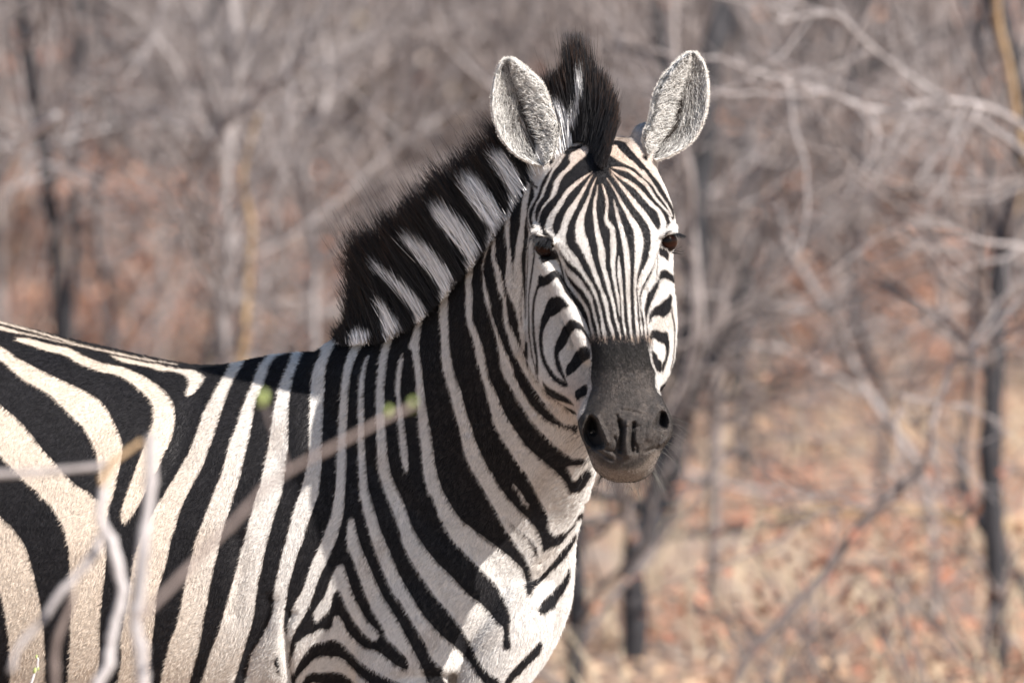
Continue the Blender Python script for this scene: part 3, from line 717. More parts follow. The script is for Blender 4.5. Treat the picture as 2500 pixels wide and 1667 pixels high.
# ------------------------------------------------------------------ trees with limbs one can tell apart
def limb_path(parent, name, s, y, w0, w1, mat, label=None, sides=7, wob=0.0, seed=0):
    """s: px,py points; y: distance (float or pair); w0,w1: apparent widths in photo px."""
    P = catmull(np.array(nums(s)), 5)
    t = np.linspace(0, 1, len(P))
    yv = y[0] + (y[1] - y[0]) * t if isinstance(y, tuple) else np.full(len(P), float(y))
    X = B(P[:, 0], P[:, 1], yv)
    rr = np.random.default_rng(seed + int(P[0, 0]))
    wj = np.convolve(rr.normal(0, 1, len(P) + 4), np.ones(5) / 5, 'valid') * 0.004
    X[:, 0] += wj
    rad = (w0 + (w1 - w0) * t) * (0.36 if name == 'limb' else 0.5) / PPM * yv / DIST * (1 + 0.1 * rr.normal(0, 1, len(P)))
    V, F = [], []
    e0 = X[0] - (X[1] - X[0]) * 0.02; e1 = X[-1] + (X[-1] - X[-2]) * 0.02
    tube_path(np.vstack([e0[None], X, e1[None]]), np.r_[rad[0] * 0.05, rad, rad[-1] * 0.05], sides, V, F)
    o = mesh_obj(name, np.vstack(V), F, mat); o.parent = parent
    if label: o['label'] = label
    return X, rad


def twigs(parent, X, rad, n, L, mat, seed):
    rr = np.random.default_rng(seed); V, F, tips = [], [], []
    for i in range(int(n * 2.2)):
        k = rr.integers(1, len(X) - 1); T = X[k + 1] - X[k - 1]; T /= np.linalg.norm(T)
        d = T + rr.normal(0, 0.8, 3); d /= np.linalg.norm(d)
        grow(rr, X[k], d, L * rr.uniform(0.5, 1.2), max(rad[k] * 0.4, 0.004), 1, V, F, tips, maxd=2)
    o = mesh_obj('twigs', np.vstack(V), F, mat); o.parent = parent; o['kind'] = 'stuff'
    return tips


def tree(label, seed=0):
    t = empty('bare_tree'); tag(t, label, 'tree'); return t


def down(px, y):
    """photo y of the ground below a spot at distance y"""
    z = CAMN + (y) * AF
    lo, hi = 0.0, 6000.0
    for _ in range(40):
        m_ = (lo + hi) / 2
        if B(px, m_, y)[2] > 0: lo = m_
        else: hi = m_
    return lo


def add_root(px, y):
    return f'{px},{down(px, y) + 25:.0f} '


t = tree('forked grey tree rising from below the zebra\'s chin and behind its face', 1)
X, R0 = limb_path(t, 'trunk', add_root(1548, 19.5) + '1545,1667 1550,1500 1548,1400 1552,1320', 19.5, 66, 58, M_dark)
X1, R1_ = limb_path(t, 'limb', '1548,1340 1530,1250 1515,1150 1500,980 1480,760 1470,400 1440,-60', (19.5, 19.2), 44, 26, M_mid)
X2, R2_ = limb_path(t, 'limb', '1556,1340 1590,1270 1610,1200 1655,1010 1690,820 1700,640 1712,430 1735,200 1745,40 1770,-80', (19.5, 20.2), 86, 80, M_dark)
X3, R3_ = limb_path(t, 'limb', '1655,1040 1690,900 1705,760 1690,560 1680,420 1650,250 1640,-60', (19.7, 19.0), 40, 26, M_pale)
twigs(t, X2, R2_, 5, 0.8, M_dark, 3); twigs(t, X3, R3_, 9, 0.8, M_mid, 4); twigs(t, X1, R1_, 5, 0.6, M_mid, 5)
t = tree('dark slim trunk standing just behind the zebra\'s chest')
X, R0 = limb_path(t, 'trunk', add_root(1404, 18.5) + '1402,1667 1410,1450 1405,1300 1400,1100 1400,900 1420,700 1450,560', 18.5, 52, 30, M_dark)
twigs(t, X, R0, 8, 0.8, M_mid, 7)
t = tree('dark tree at the right edge with a peeling tan stem')
X, R0 = limb_path(t, 'trunk', add_root(2440, 19) + '2436,1500 2420,1200 2425,950 2440,700 2480,480 2500,300 2440,30 2420,-80', 19, 56, 48, M_dark)
X2, R2_ = limb_path(t, 'limb', '2470,560 2500,400 2480,270 2462,150 2440,50 2432,-60', (19, 18.6), 22, 26, M_tan)
X3, R3_ = limb_path(t, 'limb', '2470,540 2580,300 2540,120 2500,-60', (19, 19.4), 40, 34, M_dark)
X4, R4_ = limb_path(t, 'limb', '2430,900 2440,820 2400,740 2395,600 2410,420 2400,200 2370,60 2360,-60', (19, 19.6), 26, 22, M_mid)
twigs(t, X, R0, 8, 0.9, M_mid, 8); twigs(t, X4, R4_, 8, 0.7, M_dark, 9)
t = tree('pale sprawling tree whose long limbs cross the upper right of the view')
X, R0 = limb_path(t, 'trunk', add_root(2640, 18) + '2660,1200 2640,800 2600,560 2560,410', 18, 70, 46, M_mid)
for k, (s, w0, w1, m_) in enumerate([
        ('2620,470 2500,370 2351,272 2266,217 2164,145 2095,85 2044,38 1968,38 1900,51 1870,20', 26, 13, M_pale),
        ('2610,420 2500,310 2393,259 2287,247 2180,268 2117,264 2032,230 1925,204 1836,196 1798,140', 26, 13, M_pale),
        ('2640,600 2500,442 2414,472 2308,472 2180,451 2095,408 2027,332 2032,230', 18, 9, M_mid),
        ('2640,700 2520,610 2400,590 2330,560 2260,545', 20, 9, M_pale)]):
    Xb, Rb = limb_path(t, 'limb', s, (17.9, 17.4), w0, w1, m_, sides=6)
    twigs(t, Xb, Rb, 6, 0.45, m_, 20 + k)
t = tree('leaning tree with a dark diagonal stem behind the right ear')
X, R0 = limb_path(t, 'trunk', add_root(1740, 21) + '1745,1100 1760,800 1790,600 1850,440 1904,340 1981,225 2053,77 2087,0 2110,-80', 21, 34, 26, M_mid)
for k, (s, w0, w1, m_) in enumerate([
        ('1738,600 1738,553 1798,480 1866,417 1874,340 1908,255 1960,150', 24, 10, M_pale), ('1890,640 1904,617 1925,510 1968,459 2002,383 2010,300', 20, 10, M_pale),
        ('1760,640 1880,575 1990,490 2060,420', 16, 8, M_mid)]):
    Xb, Rb = limb_path(t, 'limb', s, (20.8, 20.2), w0, w1, m_, sides=6); twigs(t, Xb, Rb, 6, 0.5, m_, 30 + k)
twigs(t, X, R0, 12, 0.8, M_dark, 37)
t = tree('slender pale sapling with crooked stem at the lower right')
X, R0 = limb_path(t, 'trunk', add_root(1750, 17.2) + '1810,1636 1902,1523 2009,1406 2096,1289 2200,1190 2254,1146', 17.2, 20, 26, M_mid)
for k, (s, w0, w1, m_) in enumerate([
        ('2250,1150 2274,1085 2278,1025 2329,881 2376,855 2500,719 2600,600', 22, 15, M_pale), ('2270,1075 2200,1000 2190,940', 12, 6, M_pale),
        ('2329,885 2393,850 2500,800 2580,780', 13, 9, M_mid), ('2200,1190 2100,1230 1990,1260 1900,1320', 12, 7, M_mid)]):
    Xb, Rb = limb_path(t, 'limb', s, (17.2, 16.9), w0, w1, m_, sides=6); twigs(t, Xb, Rb, 3, 0.3, m_, 40 + k)
t = tree('grey sapling with arching twigs right of the muzzle')
X, R0 = limb_path(t, 'trunk', add_root(2280, 20.5) + '2270,1250 2223,1110 2117,961 2074,855 2010,740 1938,625 1900,500', 20.5, 24, 16, M_pale)
for k, (s, w0, w1, m_) in enumerate([
        ('2117,961 2000,900 1904,851 1810,847 1738,876 1690,930', 18, 9, M_pale), ('2074,855 2027,762 1968,757 1874,745 1730,719 1660,700', 20, 10, M_pale),
        ('2020,765 2100,720 2219,664 2351,600 2450,540', 20, 10, M_pale), ('2160,1040 2000,1070 1883,1064 1798,1025 1670,1004', 18, 9, M_mid),
        ('1738,983 1704,898 1649,855 1600,840', 20, 12, M_mid), ('2160,1040 2050,1000 1900,980 1760,975', 14, 8, M_mid)]):
    Xb, Rb = limb_path(t, 'limb', s, (20.4, 19.6), w0, w1, m_, sides=6); twigs(t, Xb, Rb, 4, 0.4, m_, 50 + k)
t = tree('charred leaning trunk at the lower right corner')
X, R0 = limb_path(t, 'trunk', '2640,1700 2500,1432 2438,1345 2382,1263 2356,1202 2350,1100 2370,900 2390,700 2380,500', (19.5, 20.5), 34, 14, M_dark)
twigs(t, X, R0, 8, 0.7, M_mid, 61)
t = tree('dark crooked tree at the far left above the zebra\'s rump')
X, R0 = limb_path(t, 'trunk', add_root(150, 20.5) + '150,900 140,620 117,460 107,357 87,255 60,100 50,-80', 20.5, 40, 28, M_dark)
for k, (s, w0, w1, m_) in enumerate([('10,560 -10,480 10,439 41,372 77,326 140,280', 18, 24, M_white), ('120,480 153,418 230,372 286,316 367,275 420,200', 20, 10, M_pale),
                                     ('130,560 200,470 330,390 460,330', 14, 9, M_mid), ('100,330 180,200 260,180 360,150', 18, 12, M_pale), ('60,120 100,60 130,-60', 24, 16, M_mid)]):
    Xb, Rb = limb_path(t, 'limb', s, (20.3, 19.7), w0, w1, m_, sides=6); twigs(t, Xb, Rb, 4, 0.5, m_, 70 + k)
t = tree('pale upright tree with a tan stem beside it, left of the mane')
X, R0 = limb_path(t, 'trunk', add_root(560, 20) + '545,900 541,714 561,587 551,485 556,357 577,153 566,0 560,-80', 20, 30, 34, M_pale)
X2, R2_ = limb_path(t, 'limb', '590,1100 592,900 597,796 612,587 607,510 592,434 612,347 630,280', (20, 19.7), 34, 14, M_tan)
for k, (s, w0, w1, m_) in enumerate([('470,400 551,306 638,230 699,189 760,120', 30, 24, M_pale), ('565,560 480,540 400,560 300,640', 14, 8, M_mid), ('545,700 500,620 470,520 430,430', 18, 10, M_mid)]):
    Xb, Rb = limb_path(t, 'limb', s, (19.8, 19.2), w0, w1, m_, sides=6); twigs(t, Xb, Rb, 4, 0.5, m_, 80 + k)
twigs(t, X, R0, 10, 0.9, M_pale, 88)
t = tree('slim grey tree bending to the right between mane and ear')
X, R0 = limb_path(t, 'trunk', add_root(760, 21) + '770,1000 765,760 770,600 755,480 740,420 760,330 800,220 790,60 780,-80', 21, 26, 20, M_pale)
for k, (s, w0, w1, m_) in enumerate([('888,470 816,357 755,224 700,60 690,-60', 18, 12, M_pale), ('1230,240 1200,214 1097,117 1051,0 1040,-70', 14, 18, M_pale), ('770,560 850,500 950,440 1010,330', 13, 8, M_mid)]):
    Xb, Rb = limb_path(t, 'limb', s, (20.8, 20), w0, w1, m_, sides=6); twigs(t, Xb, Rb, 5, 0.5, m_, 90 + k)
twigs(t, X, R0, 12, 0.9, M_mid, 98)
t = tree('brown tree with a broad straight stem left of the forelock')
X, R0 = limb_path(t, 'trunk', add_root(1235, 22) + '1230,900 1225,600 1232,300 1228,100 1235,-80', 22, 28, 22, M_mid)
twigs(t, X, R0, 14, 1.0, M_mid, 99)

for i, (x, xt, d, w_, m_, lab) in enumerate([
        (150, 190, 23, 22, M_dark, 'thin dark trunk second from the left edge above the rump'), (272, 240, 25, 20, M_dark, 'thin dark trunk left of the pale upright tree'),
        (505, 520, 24, 18, M_dark, 'slim dark trunk close beside the tan stem'), (690, 660, 26, 20, M_mid, 'slim brown trunk between the tan stem and the mane'),
        (980, 900, 24, 26, M_mid, 'leaning brown trunk behind the top of the mane'), (1625, 1600, 23, 30, M_dark, 'straight dark trunk touching the right ear'),
        (1815, 1800, 25, 22, M_dark, 'dark trunk a hand-width right of the muzzle'), (1995, 2060, 26, 22, M_mid, 'brown trunk in the middle of the right side'),
        (2135, 2090, 24, 20, M_dark, 'dark thin trunk behind the crooked sapling'), (2250, 2300, 27, 24, M_mid, 'brown trunk left of the dark right-edge tree'),
        (40, -20, 24, 30, M_mid, 'brown trunk at the far left edge'), (370, 440, 27, 22, M_mid, 'brown trunk leaning right above the back')]):
    t = tree(lab); g = np.random.default_rng(700 + i)
    pts = ' '.join('%.0f,%.0f' % (x + (xt - x) * k_ + g.normal(0, 16), 1180 - 1260 * k_) for k_ in np.linspace(0, 1, 7))
    X, R0 = limb_path(t, 'trunk', add_root(x, d) + pts, d, w_ * 1.1, w_ * 0.8, m_)
    twigs(t, X, R0, 7, 0.9, M_pale if i % 2 else M_mid, 720 + i)

# fallen log, low plants with dry leaves
log = empty('fallen_log'); tag(log, 'tan fallen log lying on the leaf litter at the right', 'log')
yl = 23.2
limb_path(log, 'log_trunk', '1860,1262 1960,1250 2100,1246 2250,1252 2400,1275 2600,1300', yl, 26, 40, M_tan, sides=10)
limb_path(log, 'branch_stub', '2150,1248 2180,1215 2190,1180', yl, 16, 8, M_tan, sides=7)
log2 = empty('fallen_log'); tag(log2, 'dark reddish fallen branch lying left of the tan log', 'log')
limb_path(log2, 'log_trunk', '1560,1312 1680,1300 1800,1290 1930,1272 1980,1265', 22.4, 14, 30, M_dark, sides=9)
for k, (px_, y_, s_, n_, lab) in enumerate([(2050, 17.6, 0.55, 42, 'knee-high plant of dry red-brown leaves at the lower right'), (2290, 17.2, 0.5, 34, 'dry leafy seedling in the bottom right corner'),
                                          (1870, 18.2, 0.42, 26, 'small rust-leaved seedling below the crooked sapling'), (2440, 18.6, 0.6, 36, 'dry leafy plant under the dark tree at the right edge')]):
    p = empty('dry_plant'); tag(p, lab, 'plant')
    base = B(px_, down(px_, y_), y_)
    rr = np.random.default_rng(500 + k); V, F, tips = [], [], []
    for s in range(6):
        d = rr.normal(0, 0.5, 3); d[2] = 1; d /= np.linalg.norm(d)
        grow(rr, base, d, s_ * rr.uniform(0.6, 1.1), 0.007, 1, V, F, tips, maxd=2, wob=0.2)
    o = mesh_obj('stem', np.vstack(V), F, M_mid); o.parent = p
    leaf_clump('leaves', [tips[i] for i in rr.choice(len(tips), min(n_, len(tips)), replace=False)], rr, 3, 0.022, M_leaf, p, ORANGE * 0.8, 0.05)

# ------------------------------------------------------------------ twigs in front of the zebra
def ftwig(name, label, segs, buds=()):
    t = empty(name); tag(t, label, 'branch')
    for s, y, w0, w1, m_ in segs:
        limb_path(t, 'twig', s, y, w0, w1, m_, sides=8)
    for (x, y, d, s) in buds:
        bm = bmesh.new(); bmesh.ops.create_icosphere(bm, subdivisions=2, radius=s / PPM)
        for v in bm.verts: v.co.x *= 0.7; v.co.z *= 1.25; v.co += Vector((0.15 * v.co.z, 0, 0))
        for f in bm.faces: f.smooth = True
        m = bpy.data.meshes.new('leaf_bud'); bm.to_mesh(m); bm.free(); m.materials.append(M_bud)
        o = bpy.data.objects.new('leaf_bud', m); C.objects.link(o); o.location = Vector(B(x, y, d)); o.parent = t
    return t


M_bud, nt, b = nodes('fresh bud')
nt.links.new(ramp(nt, noise(nt, 200, 3), [(0.3, (0.26, 0.32, 0.08)), (0.7, (0.40, 0.46, 0.18))]), b.inputs['Base Color'])
b.inputs['Roughness'].default_value = 0.6
ftwig('bare_branch', 'bleached upright branch out of focus in front of the zebra\'s flank',
      [('354,1760 354,1665 343,1587 331,1498 343,1438 351,1349 366,1200 366,1083 366,1060', 8.7, 33, 27, M_white),
       ('256,1185 244,1163 262,1145 300,1110 357,1077', (8.7, 8.7), 20, 12, M_tan)])
ftwig('bare_branch', 'bent bleached branch left of the upright one in front of the flank',
      [('230,1760 244,1665 259,1617 277,1557 292,1498 298,1423 277,1334 247,1260 256,1200 258,1172', 8.8, 28, 22, M_white),
       ('262,1136 200,1142 100,1152 0,1157 -80,1160', (8.8, 8.5), 16, 20, M_pale)])
ftwig('bare_branch', 'thin pale twig curving across the lower left flank',
      [('20,1640 54,1572 119,1498 134,1468 170,1423 226,1367 250,1310', (8.6, 8.8), 15, 23, M_pale)])
ftwig('bare_branch', 'dark brown twig hanging at the bottom left of the view',
      [('130,1760 134,1665 143,1572 170,1483 180,1440', 8.7, 22, 16, M_brown)])
ftwig('bare_branch', 'long brown twig slanting across the shoulder with two green buds',
      [('330,1510 372,1474 450,1395 540,1300 625,1218 698,1151 853,1068 972,1008 1011,987', (8.0, 8.4), 16, 11, M_brown),
       ('700,1152 675,1080 655,1010 640,985', (8.5, 8.6), 9, 9, M_brown)],
      [(1005, 988, 8.4, 10), (641, 972, 8.4, 12), (948, 1003, 8.65, 8)])
ftwig('green_sprout', 'small sprouting twig with green tips at the bottom left corner',
      [('60,1700 71,1665 86,1632 89,1602', 11.2, 6, 4, M_white)], [(89, 1602, 11.2, 4), (85, 1636, 11.2, 6), (93, 1632, 11.2, 4)])

# ------------------------------------------------------------------ zebra body
TH = math.radians(15)            # the body runs away from the lens by this much
HD = 420.0                       # the neck bends towards the lens, carrying the head forward



def bend(x, y):
    s = ((x - 1065) * 365 - (y - 1238) * 718) / 648749.0
    t = np.clip(s, 0, 1)
    return HD * t * t * (3 - 2 * t)


def tube(sections, n_ring=48, per=6, expo=2.0):
    """sections: rows (cx, cy, cD, ax, ay, aD, bx, by, bD[, exponent]) -> closed lofted surface in plane units."""
    S = np.array([list(s) + ([expo] if len(s) == 9 else []) for s in sections], float)
    S = catmull(S, per)
    th = np.linspace(0, 2 * math.pi, n_ring, endpoint=False)
    V = []
    for s in S:
        e = 2.0 / max(s[9], 1.5)
        ct, st = np.cos(th), np.sin(th)
        ca = np.sign(ct) * np.abs(ct) ** e; sa = np.sign(st) * np.abs(st) ** e
        V.append(s[0:3] + ca[:, None] * s[3:6] + sa[:, None] * s[6:9])
    k = len(V); V = np.vstack(V + [S[0, 0:3][None], S[-1, 0:3][None]])
    F = []
    for i in range(k - 1):
        for j in range(n_ring):
            j2 = (j + 1) % n_ring
            F.append((i * n_ring + j, i * n_ring + j2, (i + 1) * n_ring + j2, (i + 1) * n_ring + j))
    T = []
    for j in range(n_ring):
        j2 = (j + 1) % n_ring
        T.append((k * n_ring, j2, j)); T.append((k * n_ring + 1, (k - 1) * n_ring + j, (k - 1) * n_ring + j2))
    return V, F, T


def trunk_sec(x, top, bot, hw, e=2.15, d0=0.0):
    D = (x - 900) * math.tan(TH) + d0
    return (x, (top + bot) / 2, D, 0, (top - bot) / 2, 0, -hw * math.sin(TH), 0, hw * math.cos(TH), e)


def neck_sec(crest, throat, t, D, e=2.1):
    c = ((crest[0] + throat[0]) / 2, (crest[1] + throat[1]) / 2)
    return (c[0], c[1], D + bend(*c), (crest[0] - throat[0]) / 2, (crest[1] - throat[1]) / 2, 0, -t * 0.25, 0, t, e)


def head_sec(y, xl, xr, Df, Db, e=2.3):
    return ((xl + xr) / 2, y, (Df + Db) / 2 + HD, (xl - xr) / 2, 0, 0, 0, 0, (Df - Db) / 2, e)


def limb(points):
    """points: (x, y, D, rx, rD)"""
    return [(p[0], p[1], p[2], p[3], 0, 0, 0, 0, p[4], 2.1) for p in points]


PARTS = []
PARTS.append(tube([trunk_sec(-930, 1000, 1250, 130), trunk_sec(-850, 860, 1420, 240), trunk_sec(-700, 760, 1600, 330),
                   trunk_sec(-450, 712, 1760, 385), trunk_sec(-200, 738, 1830, 410), trunk_sec(0, 787, 1855, 415),
                   trunk_sec(250, 848, 1845, 395), trunk_sec(500, 894, 1800, 350), trunk_sec(700, 864, 1760, 305),
                   trunk_sec(860, 872, 1730, 270), trunk_sec(1000, 960, 1700, 245), trunk_sec(1120, 1080, 1670, 215),
                   trunk_sec(1230, 1210, 1620, 165), trunk_sec(1310, 1330, 1540, 90)], 64))
PARTS.append(tube([neck_sec((700, 930), (1240, 1720), 190, 20), neck_sec((800, 838), (1322, 1625), 195, 66),
                   neck_sec((870, 822), (1366, 1543), 182, 78), neck_sec((940, 806), (1392, 1460), 165, 92),
                   neck_sec((1037, 742), (1402, 1320), 145, 108), neck_sec((1101, 673), (1428, 1232), 132, 122),
                   neck_sec((1167, 599), (1462, 1110), 122, 138), neck_sec((1223, 525), (1500, 960), 115, 155),
                   neck_sec((1280, 450), (1530, 800), 112, 172), neck_sec((1330, 390), (1550, 660), 105, 190),
                   neck_sec((1380, 350), (1540, 540), 85, 200)], 56, expo=2.1))
# skull and nose
PARTS.append(tube([head_sec(338, 1420, 1530, 250, 110), head_sec(352, 1385, 1562, 290, 80), head_sec(385, 1348, 1588, 325, 70),
                   head_sec(425, 1322, 1607, 352, 70), head_sec(470, 1304, 1628, 376, 70), head_sec(510, 1294, 1642, 390, 80),
                   head_sec(545, 1293, 1648, 396, 90), head_sec(580, 1302, 1646, 402, 120, 2.5), head_sec(620, 1326, 1640, 408, 160, 2.6),
                   head_sec(670, 1362, 1636, 414, 190, 2.7), head_sec(720, 1398, 1628, 420, 200, 2.7), head_sec(780, 1426, 1617, 428, 210, 2.7),
                   head_sec(850, 1440, 1604, 440, 220, 2.7), head_sec(900, 1442, 1604, 450, 230, 2.6), head_sec(950, 1438, 1608, 462, 240, 2.5),
                   head_sec(985, 1424, 1622, 472, 250, 2.5), head_sec(1015, 1411, 1637, 482, 260, 2.5), head_sec(1044, 1413, 1642, 488, 270, 2.5),
                   head_sec(1068, 1420, 1637, 490, 280, 2.5), head_sec(1092, 1431, 1620, 488, 290, 2.5), head_sec(1117, 1440, 1607, 482, 300, 2.4),
                   head_sec(1140, 1450, 1594, 472, 310, 2.3), head_sec(1156, 1464, 1580, 458, 330, 2.2), head_sec(1167, 1485, 1562, 440, 350, 2.0)], 64, 5))
# lower lip and chin
PARTS.append(tube([head_sec(1040, 1440, 1600, 400, 200), head_sec(1090, 1438, 1606, 430, 210), head_sec(1130, 1444, 1599, 446, 225),
                   head_sec(1155, 1460, 1588, 444, 250), head_sec(1170, 1482, 1570, 430, 290), head_sec(1177, 1505, 1548, 405, 330)], 48, 5))
# cheeks and jaw
PARTS.append(tube([head_sec(450, 1330, 1600, 250, 60), head_sec(500, 1302, 1634, 280, 30), head_sec(560, 1290, 1646, 300, 0),
                   head_sec(620, 1284, 1640, 306, -20, 2.4), head_sec(700, 1283, 1643, 304, -30, 2.5), head_sec(770, 1283, 1650, 302, -25, 2.5),
                   head_sec(830, 1284, 1649, 305, 0, 2.5), head_sec(885, 1293, 1643, 312, 40, 2.4), head_sec(930, 1314, 1627, 320, 90, 2.3),
                   head_sec(965, 1345, 1606, 330, 130, 2.2), head_sec(1000, 1390, 1580, 335, 170, 2.1), head_sec(1040, 1430, 1590, 350, 190, 2.0)], 56, 5))
hs = lambda L: [(a[0], a[1], a[2] + HD) + tuple(a[3:]) for a in L]
# cheek-bone ridge under each eye
PARTS.append(tube(hs([(1318, 610, 300, 14, 0, 0, 0, 0, 30, 2), (1338, 650, 325, 22, 0, 0, 0, 0, 45, 2), (1375, 720, 340, 26, 0, 0, 0, 0, 50, 2),
                   (1410, 800, 345, 26, 0, 0, 0, 0, 50, 2), (1440, 880, 350, 18, 0, 0, 0, 0, 40, 2)]), 24))
# brows
PARTS.append(tube(hs([(1300, 556, 318, 8, 0, 0, 0, 8, 12, 2), (1314, 562, 342, 16, 0, 0, 0, 15, 24, 2), (1336, 574, 366, 14, 4, 0, 0, 13, 22, 2), (1362, 588, 378, 8, 4, 0, 0, 9, 16, 2)]), 24))
PARTS.append(tube(hs([(1600, 572, 360, 8, -4, 0, 0, 10, 18, 2), (1624, 560, 345, 15, 0, 0, 0, 14, 24, 2), (1642, 557, 318, 14, 0, 0, 0, 13, 24, 2), (1647, 560, 296, 8, 0, 0, 0, 8, 14, 2)]), 24))
# ear bases
PARTS.append(tube(hs([(1375, 470, 210, 60, 0, 0, 0, 20, 60, 2), (1352, 415, 215, 50, 8, 0, 0, 12, 55, 2), (1340, 375, 215, 42, 10, 0, 0, 10, 45, 2), (1337, 340, 205, 34, 8, 0, 0, 8, 34, 2)]), 28))
PARTS.append(tube(hs([(1545, 460, 205, 58, 0, 0, 0, 20, 60, 2), (1562, 400, 210, 44, -8, 0, 0, 12, 52, 2), (1572, 350, 205, 34, -10, 0, 0, 10, 42, 2), (1566, 305, 190, 22, -8, 0, 0, 8, 26, 2)]), 28))
# shoulder muscle and fore legs, hind legs (down to the ground, outside the frame)
tn = math.tan(TH)
GY = 2745


def leg(x0, dx_side, ytop, knee, front=True):
    D = (x0 - 900) * tn + dx_side
    xo = x0 - dx_side * tn * 0.9
    s = 1 if front else -1
    if front:
        pts = [(xo - 10, ytop - 160, D * 0.6, 20, 20), (xo, ytop, D * 0.85, 110, 80), (xo + 20, ytop + 220, D, 92, 85), (xo + 25, ytop + 400, D, 62, 58), (xo + 20, knee - 60, D, 46, 44), (xo + 20, knee, D, 50, 46),
               (xo + 12, knee + 70, D, 36, 34), (xo + 5, knee + 250, D, 31, 29), (xo, GY - 190, D, 40, 36), (xo + 22, GY - 110, D, 33, 31), (xo + 40, GY - 55, D, 46, 42), (xo + 46, GY - 5, D, 54, 50)]
    else:
        pts = [(xo, ytop - 260, D * 0.6, 40, 40), (xo, ytop - 60, D, 220, 150), (xo + 40, ytop + 220, D, 150, 110), (xo - 20, ytop + 420, D, 84, 66), (xo - 80, knee - 40, D, 56, 46), (xo - 90, knee + 30, D, 46, 42),
               (xo - 70, knee + 170, D, 36, 34), (xo - 55, GY - 190, D, 40, 38), (xo - 30, GY - 110, D, 34, 32), (xo - 12, GY - 55, D, 46, 42), (xo - 6, GY - 5, D, 54, 50)]
    return tube(limb(pts), 28)


PARTS.append(leg(1010, 150, 1560, 2210)); PARTS.append(leg(1000, -150, 1560, 2210))
PARTS.append(leg(-680, 190, 1480, 2120, False)); PARTS.append(leg(-640, -190, 1480, 2120, False))
PARTS.append(tube([(930, 1180, (930 - 900) * tn + 120, 150, 0, 0, 0, 0, 70, 2), (985, 1330, (985 - 900) * tn + 135, 170, 0, 0, 0, 0, 92, 2),
                   (1010, 1480, (1010 - 900) * tn + 140, 160, 0, 0, 0, 0, 100, 2), (1000, 1640, (1000 - 900) * tn + 140, 130, 0, 0, 0, 0, 95, 2)], 32))
# chest pads either side of the breast-bone
PARTS.append(tube([(1290, 1430, 190, 60, 0, 0, 0, 0, 60, 2), (1262, 1520, 190, 90, 0, 0, 0, 0, 85, 2), (1225, 1620, 175, 95, 0, 0, 0, 0, 90, 2), (1180, 1720, 150, 80, 0, 0, 0, 0, 80, 2)], 32))

verts = []; faces = []; off = 0
for V, F, T in PARTS:
    verts.append(W(V[:, 0], V[:, 1], V[:, 2]))
    faces += [tuple(i + off for i in f) for f in F] + [tuple(i + off for i in t) for t in T]
    off += len(V)
me = bpy.data.meshes.new('body')
me.from_pydata(np.vstack(verts).tolist(), [], faces)
bm = bmesh.new(); bm.from_mesh(me); bmesh.ops.recalc_face_normals(bm, faces=bm.faces); bm.to_mesh(me); bm.free()
tmp = bpy.data.objects.new('body', me); C.objects.link(tmp)
rm = tmp.modifiers.new('r', 'REMESH'); rm.mode = 'VOXEL'; rm.voxel_size = 0.0045
bpy.context.view_layer.update()
dg = bpy.context.evaluated_depsgraph_get()
me2 = bpy.data.meshes.new_from_object(tmp.evaluated_get(dg))
bpy.data.objects.remove(tmp)


def get_co(m):
    a = np.empty(len(m.vertices) * 3, np.float32); m.vertices.foreach_get('co', a); return a.reshape(-1, 3).astype(float)


def get_ed(m):
    a = np.empty(len(m.edges) * 2, np.int32); m.edges.foreach_get('vertices', a); return a.reshape(-1, 2)


def relax(co, ed, w, it, lam=0.5, mu=None):
    n = len(co); deg = np.bincount(ed.ravel(), minlength=n).astype(float); deg[deg == 0] = 1
    for k in range(it):
        for l in ((lam, mu) if mu else (lam,)):
            s = np.stack([np.bincount(ed[:, 0], co[ed[:, 1], i], n) + np.bincount(ed[:, 1], co[ed[:, 0], i], n) for i in range(3)], 1)
            co = co + (s / deg[:, None] - co) * (l * w)[:, None]
    return co


co = get_co(me2); ed = get_ed(me2)
px, py, pd = WI(co)
headw = ((px > 1270) & (px < 1670) & (py > 320) & (py < 1190) & (pd > 150 + HD)).astype(float)
co = relax(co, ed, 1 - 0.72 * headw, 14, 0.55, -0.50)
co = relax(co, ed, 1 - 0.85 * headw, 6, 0.5)
me2.vertices.foreach_set('co', co.astype(np.float32).ravel()); me2.update()
# finer mesh on the head
bm = bmesh.new(); bm.from_mesh(me2)
for lev in range(2):
    sel = []
    for f in bm.faces:
        c = f.calc_center_median()
        p = c - CAM
        z = p.x * AF[0] + p.y * AF[1] + p.z * AF[2]
        x = p.x / z * DIST * PPM + 1250; y = 833.5 - (p.y * AU[1] + p.z * AU[2]) / z * DIST * PPM; d = (DIST - z) * PPM
        if 1268 < x < 1675 and 325 < y < 1195 and d > 165 + HD: sel.append(f)
    es = list({e for f in sel for e in f.edges})
    bmesh.ops.subdivide_edges(bm, edges=es, cuts=1, use_grid_fill=True)
bm.to_mesh(me2); bm.free()
me2.update()
co = get_co(me2); ed = get_ed(me2)
px, py, pd = WI(co)
headw = ((px > 1270) & (px < 1670) & (py > 320) & (py < 1190) & (pd > 165 + HD)).astype(float)
co = relax(co, ed, headw, 5, 0.5)


# --- modelled details of the head: lids, nostrils, lips, folds, muscles
def sm(a, lo, hi):
    t = np.clip((a - lo) / (hi - lo), 0, 1); return t * t * (3 - 2 * t)


px, py, pd = WI(co)
front = sm(pd, 240 + HD, 300 + HD) * (py < 1200) * (px > 1260)
disp = np.zeros(len(co))


